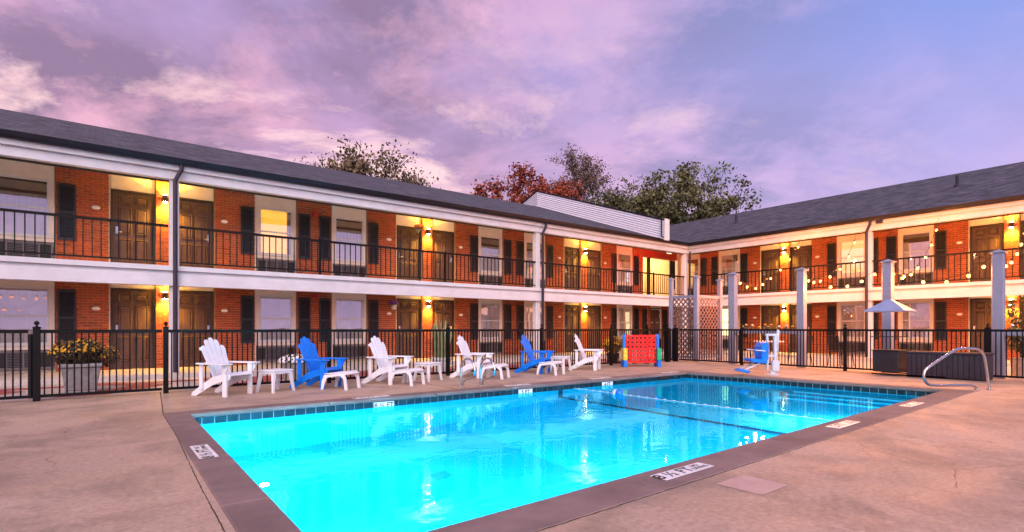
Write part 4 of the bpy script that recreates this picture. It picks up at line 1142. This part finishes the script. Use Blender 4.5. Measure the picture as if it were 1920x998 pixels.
def lattice(a, b, label):
    a, b = Vector((*a, 0)), Vector((*b, 0)); d = b - a; L = d.length
    t = thing('lattice_panel', label, 'lattice', a, math.atan2(d.y, d.x))
    z0, z1 = 0.18, 2.22; m1 = MB(); m2 = MB(); st = 0.20
    H = z1 - z0
    for m_, sgn, y in ((m1, 1, -0.006), (m2, -1, 0.006)):
        s = -H
        while s < L + H:
            # line x = s + sgn*(z-z0) clipped to 0..L
            pts_ = []
            for z in (z0, z1):
                x = s + (z - z0) if sgn > 0 else s + H - (z - z0)
                pts_.append((x, z))
            (xa, za), (xb, zb) = pts_
            def clip(xa, za, xb, zb):
                t0, t1 = 0.0, 1.0; dx = xb - xa
                for lim, sg in ((0.06, 1), (L - 0.06, -1)):
                    if abs(dx) < 1e-6: continue
                    tt = (lim - xa) / dx
                    if sg * dx > 0: t0 = max(t0, tt)
                    else: t1 = min(t1, tt)
                return t0, t1
            t0, t1 = clip(xa, za, xb, zb)
            if t1 - t0 > 0.02:
                p = (xa + (xb - xa) * t0, y, za + (zb - za) * t0); q = (xa + (xb - xa) * t1, y, za + (zb - za) * t1)
                m_.bar(p, q, 0.010, 0.052)
            s += st
    for m_ in (m1, m2): m_.build('lattice_strips', 'lattice_grey', t)['kind'] = 'stuff'
    B(0.05, L - 0.05, -0.03, 0.03, z1 + 0.002, z1 + 0.10).build('top_rail', 'post_grey', t)
    B(0.05, L - 0.05, -0.03, 0.03, z0 - 0.08, z0 - 0.002).build('bottom_rail', 'post_grey', t)
lattice((16.5, 10.83), (16.62, 11.95), 'grey lattice screen, the half nearer the gate')
lattice((16.5, 10.83), (18.0, 10.85), 'grey lattice screen, the half nearer the pool lift')
strands = {
 'string of warm bulbs from the post by the lattice up to the eave': [(16.5, 9.48, 2.97), (17.11, 9.57, 2.76), (17.72, 9.66, 2.67), (18.33, 9.68, 2.65), (18.94, 9.74, 2.82), (19.56, 9.76, 3.07), (20.17, 9.7, 3.42), (20.78, 9.66, 3.86), (21.39, 9.62, 4.38), (21.98, 9.79, 4.73)],
 'string of warm bulbs from the post by the pool lift up to the eave': [(16.5, 7.31, 2.93), (17.29, 7.46, 2.7), (18.07, 7.44, 2.73), (18.86, 7.47, 2.92), (19.64, 7.47, 3.22), (20.43, 7.5, 3.71), (21.21, 7.6, 4.28), (21.98, 7.82, 4.66)],
 'swag of warm bulbs between the lift post and the cart post': [(16.5, 7.31, 2.93), (16.5, 6.97, 2.58), (16.5, 6.52, 2.42), (16.5, 6.09, 2.41), (16.5, 5.74, 2.52), (16.5, 5.43, 2.69), (16.5, 5.12, 2.95)],
 'string of warm bulbs from the post behind the cart up to the eave': [(16.5, 5.12, 2.95), (17.19, 5.21, 2.72), (17.88, 5.21, 2.65), (18.56, 5.19, 2.79), (19.25, 5.22, 3.03), (19.94, 5.21, 3.4), (20.62, 5.24, 3.85), (21.31, 5.29, 4.4), (21.98, 5.39, 4.81)],
 'swag of warm bulbs between the cart post and the rightmost post': [(16.5, 5.12, 2.95), (16.5, 4.77, 2.58), (16.5, 4.36, 2.41), (16.5, 3.89, 2.38), (16.5, 3.47, 2.5), (16.5, 3.19, 2.69), (16.5, 2.93, 2.95)],
 'string of warm bulbs from the rightmost post up to the eave': [(16.5, 2.93, 2.95), (17.42, 2.96, 2.75), (18.33, 3.01, 2.91), (19.25, 3.05, 3.21), (20.17, 3.11, 3.56), (21.08, 3.17, 3.97), (21.98, 3.24, 4.51)],
}
strands['string of warm bulbs over the deck at the left, mirrored in the ground floor window'] = [(-3.9, 5.0, 2.95), (-3.3, 5.0, 2.60), (-2.95, 5.0, 2.52), (-2.62, 5.0, 2.50), (-2.32, 5.0, 2.48), (-1.95, 5.0, 2.46), (-1.62, 5.0, 2.50), (-1.1, 5.0, 2.95)]
strands['lower string of warm bulbs over the deck at the left, mirrored in the window'] = [(-3.9, 5.1, 2.45), (-3.3, 5.1, 2.08), (-2.85, 5.1, 2.0), (-2.45, 5.1, 1.99), (-1.1, 5.1, 2.4)]
BULB = MB().lathe([(0.004, -0.046), (0.028, -0.037), (0.040, -0.014), (0.034, 0.012), (0.018, 0.03)], 10).mesh('bulb', 'bulb_glow', smooth=True)
SOCK = MB().lathe([(0.018, 0.03), (0.018, 0.07), (0.008, 0.075)], 8).mesh('socket', 'black_metal')
for lab, pts in strands.items():
    t = thing('string_lights', lab, 'string lights', pts[0])
    loc = [Vector(p) - Vector(pts[0]) for p in pts]
    MB().tube(smooth_path(loc, 5), 0.006, 5).build('wire', 'black_metal', t)
    for i_, p in enumerate(loc[1:-1]):
        b_ = put('bulb', BULB, (p.x, p.y, p.z - 0.08), t); put('socket', SOCK, (p.x, p.y, p.z - 0.08), t)
        if 'mirrored' in lab: continue
        l = bpy.data.lights.new('bulb_light', 'POINT'); l.energy = 26.0; l.color = (1.0, 0.30, 0.045); l.shadow_soft_size = 0.05
        lo = bpy.data.objects.new('bulb_light', l); COL.objects.link(lo); lo.parent = b_; lo.location = (0, 0, -0.12)

# ================================================================== PLANTS
def leaf_quads(m, center, rad, n, size, squash=1.0, hemi=False, shell=0.55):
    for _ in range(n):
        while True:
            d = Vector((random.gauss(0, 1), random.gauss(0, 1), random.gauss(0, 1)))
            if d.length > 1e-3: break
        d.normalize()
        if hemi: d.z = abs(d.z)
        r = rad * (shell + (1 - shell) * random.random() ** 0.5)
        p = Vector(center) + Vector((d.x * r, d.y * r, d.z * r * squash))
        nrm = (d + Vector((random.uniform(-.8, .8), random.uniform(-.8, .8), random.uniform(-.8, .8)))).normalized()
        u = nrm.orthogonal().normalized(); u = Matrix.Rotation(random.uniform(0, 6.28), 3, nrm) @ u; v = nrm.cross(u)
        s = size * random.uniform(0.6, 1.3)
        m.add([p - u * s, p - v * s * 0.55, p + u * s, p + v * s * 0.55], [(0, 1, 2, 3)])
def flower(m, p, n, s, petals=6):
    n = Vector(n).normalized(); u = n.orthogonal().normalized(); v = n.cross(u); p = Vector(p)
    vs = [p + n * s * 0.35] + [p + (u * math.cos(a) + v * math.sin(a)) * s * (1.0 if k % 2 == 0 else 0.72) for k, a in enumerate([2 * math.pi * k / (petals * 2) for k in range(petals * 2)])]
    m.add(vs, [(0, k + 1, (k + 1) % (petals * 2) + 1) for k in range(petals * 2)])
def scatter_flowers(m, c, rad, n, s, squash, front=None):
    for _ in range(n):
        d = Vector((random.gauss(0, 1), random.gauss(0, 1), abs(random.gauss(0, 0.8)))).normalized()
        p = Vector(c) + Vector((d.x * rad, d.y * rad, d.z * rad * squash))
        flower(m, p, d + Vector((0, 0, .3)), s * random.uniform(.7, 1.2))
# big mums in the urn by the gate
t = thing('mum_planter', 'big dome of yellow mums in a grey square stone planter behind the gate', 'planter', (-0.21, 12.45, 0))
m = MB().taper(0, 0, 0, 0.045, 0.46, 0.46); m.taper(0, 0, 0.0455, 0.46, 0.44, 0.56); m.build('pot', 'pot_stone', t, bevel=0.012)
MB().taper(0, 0, 0.461, 0.52, 0.62, 0.62).build('pot_rim', 'pot_stone', t, bevel=0.012)
m = MB(); q = MB()
for k in range(18):
    a = k * 2.4; r = 0.08 + 0.30 * ((k * 0.618) % 1.0); c = (r * math.cos(a), r * math.sin(a), 0.60 + 0.22 * (1 - r / 0.38) + random.uniform(-0.03, 0.04))
    leaf_quads(m, c, random.uniform(0.19, 0.25), 220, 0.030, 0.95, False, 0.5)
    scatter_flowers(q, c, 0.235, random.choice((14, 26, 38, 50)), 0.024, 0.95)
m.build('foliage', 'mum_leaf', t); q.build('blossoms', 'mum_flower', t)
# cactus-like upright plant
t = thing('upright_plant', 'pale pot of tall upright spiky stems in front of the middle doors', 'plant', (7.12, 12.2, 0))
MB().lathe([(0.20, 0), (0.25, 0.30), (0.27, 0.34), (0.27, 0.40), (0.24, 0.40), (0.23, 0.37)], 20).build('pot', 'pot_white', t, smooth=False)
m = MB()
for k in range(46):
    a = random.uniform(0, 6.28); r0 = random.uniform(0.02, 0.17); h = random.uniform(0.62, 1.12) * (1.0 - r0); ln = random.uniform(0.02, 0.16)
    x0_, y0_ = r0 * math.cos(a), r0 * math.sin(a)
    m.tube([(x0_, y0_, 0.36), (x0_ + ln * 0.4 * math.cos(a), y0_ + ln * 0.4 * math.sin(a), 0.36 + h * 0.55), (x0_ + ln * math.cos(a), y0_ + ln * math.sin(a), 0.36 + h)], [0.034, 0.030, 0.008], 6)
m.build('stems', 'cactus_green', t)
# wall basket with purple flowers and red one above
def hanging(label, loc, petal, pot):
    t = thing('hanging_basket', label, 'flower basket', loc, 0, 'hanging flower baskets')
    if pot: MB().lathe([(0.07, -0.14), (0.10, 0.0), (0.105, 0.01)], 14).build('pot', 'pot_white', t)
    else: MB().lathe([(0.03, -0.10), (0.09, 0.0), (0.10, 0.01)], 14).build('pot', 'pot_stone', t)
    m = MB(); leaf_quads(m, (0, 0, 0.06), 0.16, 160, 0.035, 0.7, False, 0.4); m.build('foliage', 'leaf_green', t)
    m = MB(); scatter_flowers(m, (0, 0, 0.05), 0.17, 60, 0.035, 0.8); m.build('blossoms', petal, t)
    B(-0.012, 0.012, 0.06, loc_wall(loc), -0.06, -0.04).build('bracket', 'black_metal', t)
def loc_wall(loc): return 17.0 - loc[1] - 0.016
hanging('purple flowers in a white hanging pot on the ground floor bricks', (7.94, 16.76, 1.93), 'petal_purple', True)
hanging('small basket of red flowers by an upper floor door', (8.86, 16.78, 4.58), 'petal_red', False)
# white flowers tub behind the left blue chair
t = thing('flower_tub', 'round pale tub of white flowers behind the fence by the left blue chair', 'planter', (3.55, 12.5, 0))
MB().lathe([(0.24, 0), (0.32, 0.36), (0.34, 0.40), (0.30, 0.40)], 20).build('pot', 'pot_stone', t)
m = MB(); leaf_quads(m, (0, 0, 0.40), 0.36, 420, 0.04, 0.40, True, 0.4); m.build('foliage', 'leaf_green', t)
m = MB(); scatter_flowers(m, (0, 0, 0.41), 0.37, 150, 0.032, 0.42); m.build('blossoms', 'petal_white', t)
t = thing('flower_tub', 'dark pot of yellow flowers behind the fence left of the red game', 'planter', (13.62, 12.1, 0))
MB().lathe([(0.16, 0), (0.22, 0.30), (0.23, 0.32)], 18).build('pot', 'cart_dark', t)
m = MB(); leaf_quads(m, (0, 0, 0.55), 0.30, 380, 0.05, 1.0, False, 0.3); m.build('foliage', 'leaf_olive', t)
m = MB(); scatter_flowers(m, (0, 0, 0.60), 0.32, 120, 0.045, 0.9); m.build('blossoms', 'mum_flower', t)
# planter boxes between posts
def flower_box(y0, y1, label, n):
    t = thing('flower_box', label, 'planter', (16.5, y0, 0.98))
    L = y1 - y0
    B(-0.10, 0.10, 0.11, L - 0.11, 0.0, 0.14).build('box', 'post_grey', t, bevel=0.008)
    m = MB(); q = {k: MB() for k in ('petal_white', 'petal_orange', 'mum_flower')}
    for i in range(n):
        y = 0.2 + (L - 0.4) * (i + random.random()) / n; h = random.uniform(0.05, 0.15)
        leaf_quads(m, (random.uniform(-.05, .05), y, 0.15 + h * 0.3), 0.07, 16, 0.03, 0.8, False, 0.2)
        k = random.choice(list(q)); scatter_flowers(q[k], (random.uniform(-.05, .05), y, 0.15 + h), 0.035, 5, 0.032, 0.8)
    m.build('foliage', 'leaf_green', t)
    for k, mm in q.items():
        if mm.v: mm.build('blossoms', k, t)
flower_box(7.31, 9.48, 'grey flower box on the rail between two posts behind the pool lift', 12)
flower_box(0.9, 2.93, 'grey flower box on the rail at the right edge', 8)
# shrub at right edge
t = thing('potted_shrub', 'loose leafy green shrub in a pot at the right edge, before the lit pilaster', 'shrub', (17.5, 2.62, 0))
MB().lathe([(0.22, 0), (0.28, 0.40), (0.30, 0.44)], 18).build('pot', 'pot_stone', t)
br = MB(); m = MB()
for k in range(16):
    a = random.uniform(0, 6.28); r = random.uniform(0.15, 0.42); h = random.uniform(0.8, 1.85)
    e = Vector((r * math.cos(a), r * math.sin(a), h)); br.tube([(0, 0, 0.40), tuple(e * 0.6 + Vector((0, 0, 0.12))), tuple(e)], [0.016, 0.010, 0.004], 5)
    for j in range(3): leaf_quads(m, e * (1 - 0.18 * j) + Vector((0, 0, 0.1 * j)), 0.12, 22, 0.05, 0.9, False, 0.2)
leaf_quads(m, (0, 0, 0.80), 0.36, 500, 0.05, 0.8, False, 0.3)
br.build('stems', 'bark', t); m.build('foliage', 'leaf_green', t)

# patio furniture glimpsed through the fence
def patio_chair(label, loc, rz):
    t = thing('patio_chair', label, 'chair', loc, rz, 'patio chairs outside the fence')
    B(-0.23, 0.23, -0.23, 0.23, 0.43, 0.46).build('seat', 'cart_dark', t)
    MB().mbox(Matrix.Translation((0, 0.25, 0.70)) @ Matrix.Rotation(R(-8), 4, 'X'), 0.46, 0.03, 0.46).build('backrest', 'cart_dark', t)
    for a in (-1, 1):
        for b in (-1, 1): MB().tube([(a * 0.21, b * 0.21, 0.43), (a * 0.24, b * 0.25, 0)], 0.013, 6).build('leg', 'black_metal', t)
        MB().tube([(a * 0.25, 0.24, 0.66), (a * 0.26, -0.18, 0.66), (a * 0.25, -0.22, 0.44)], 0.012, 6).build('armrest', 'black_metal', t)
t = thing('patio_table', 'round white patio table seen through the fence behind the blue lift seat', 'table', (17.4, 8.75, 0))
MB().lathe([(0.44, 0.70), (0.46, 0.71), (0.46, 0.73), (0.44, 0.74)], 28).build('table_top', 'plastic_white', t)
MB().lathe([(0.03, 0.02), (0.03, 0.70)], 12).build('stem', 'lift_white', t); MB().lathe([(0.26, 0), (0.24, 0.02), (0.04, 0.04)], 20).build('base', 'lift_white', t)
patio_chair('dark patio chair left of the white round table', (17.55, 9.6, 0), R(10))
patio_chair('dark patio chair right of the white round table, by the lift mast', (17.6, 7.85, 0), R(175))
patio_chair('dark patio chair beside the grey post right of the pool lift', (18.2, 6.9, 0), R(60))

# ================================================================== TREES
def tree(name, label, base, height, crown_r, leaf_mat, n_leaf, leaf_size, spread=0.55, levels=4, sparse=0.35, seed=1, trunk_r=0.22, up=0.35, fill=None):
    rnd = random.Random(seed)
    t = thing(name, label, 'tree', base)
    w = MB(); tips = []; twigs = MB()
    def grow(p, d, length, r, lev):
        q = p + d * length * 0.5 + Vector((rnd.uniform(-1, 1), rnd.uniform(-1, 1), 0)) * length * 0.06
        e = p + d * length
        w.tube([p, q, e], [r, r * 0.8, r * 0.62], 6 if lev < 3 else 4, cap=False)
        if lev >= 2: tips.append((e, lev)); tips.append((q, lev))
        if lev >= levels: return
        for k in range(rnd.choice((2, 3, 3)) if lev else 8):
            a = rnd.uniform(0, 2 * math.pi); sp = spread * rnd.uniform(0.6, 1.3)
            o = d.orthogonal().normalized(); o = Matrix.Rotation(a, 3, d) @ o
            nd = (d + o * sp * 1.3 + Vector((0, 0, up * rnd.uniform(0, 1)))).normalized()
            grow(e if lev else p + d * length * rnd.uniform(0.7, 1.0), nd, length * rnd.uniform(0.58, 0.80) if lev else crown_r * rnd.uniform(0.42, 0.62), r * rnd.uniform(0.5, 0.68), lev + 1)
    grow(Vector((0, 0, 0)), Vector((rnd.uniform(-.05, .05), rnd.uniform(-.05, .05), 1)).normalized(), height - crown_r * 1.25, trunk_r, 0)
    w.build('trunk', 'bark', t, recalc=False)
    m = MB(); keep = [p for p in tips if rnd.random() > sparse]
    if fill:
        for _ in range(fill[0]):
            d = Vector((rnd.gauss(0, 1), rnd.gauss(0, 1), rnd.gauss(0, 1))).normalized() * rnd.uniform(0.45, 1.0)
            keep.append((Vector((d.x * fill[1] * rnd.uniform(0.85, 1.1), d.y * fill[1], fill[2] + d.z * fill[3])), 4))
            e = keep[-1][0]; w2 = e * 0.86; w2.z = e.z - 1.2
            twigs.tube([w2, e], [0.05, 0.015], 4, cap=False)
    per = max(1, n_leaf // max(1, len(keep)))
    for p, lev in keep:
        rad = rnd.uniform(0.5, 1.3)
        for _ in range(per):
            d = Vector((rnd.gauss(0, 1), rnd.gauss(0, 1), rnd.gauss(0, 0.7))) * rad * 0.5
            c = p + d
            nrm = Vector((rnd.gauss(0, 1), rnd.gauss(0, 1), rnd.gauss(0, 1) + 0.5)).normalized()
            u = nrm.orthogonal().normalized(); u = Matrix.Rotation(rnd.uniform(0, 6.28), 3, nrm) @ u; v = nrm.cross(u)
            s = leaf_size * rnd.uniform(0.6, 1.35)
            m.add([c - u * s, c - v * s * 0.6, c + u * s, c + v * s * 0.6], [(0, 1, 2, 3)])
    m.build('crown', leaf_mat, t)
    if twigs.v: twigs.build('twigs', 'bark', t)
    return t
tree('leafy_tree', 'thin olive tree standing above the left roof ridge', (15.3, 38.0, 0), 14.6, 5.0, 'leaf_olive', 5200, 0.13, seed=5, sparse=0.15, spread=0.7)
tree('leafy_tree', 'small bare-looking twiggy tree left of the olive tree above the left roof', (12.6, 38.0, 0), 13.4, 2.6, 'leaf_brown', 1000, 0.11, seed=9, sparse=0.2)
tree('leafy_tree', 'low twiggy tree right of the olive tree, just above the left roof', (19.8, 38.0, 0), 13.4, 2.8, 'leaf_brown', 1300, 0.11, seed=14, sparse=0.2)
tree('maple_tree', 'dark red autumn tree behind the white parapet wall', (41.5, 48.0, 0), 20.6, 7.4, 'leaf_red', 22000, 0.19, seed=21, sparse=0.0, trunk_r=0.35, spread=0.8, up=0.15)
tree('leafy_tree', 'tall thin half-bare tree right of the red tree', (53.5, 55.0, 0), 27.0, 7.0, 'leaf_brown', 6000, 0.15, seed=33, sparse=0.15, up=0.7)
tree('leafy_tree', 'wide green tree over the roof corner, largest of the trees', (55.0, 37.4, 0), 19.4, 9.2, 'leaf_green', 24000, 0.19, seed=44, sparse=0.1, trunk_r=0.45, spread=0.72, levels=4, fill=(110, 7.6, 15.6, 5.2))
tree('leafy_tree', 'smaller green tree filling the gap right of the white parapet', (53.0, 45.0, 0), 17.6, 7.0, 'leaf_green', 9000, 0.18, seed=51, sparse=0.1, trunk_r=0.35)
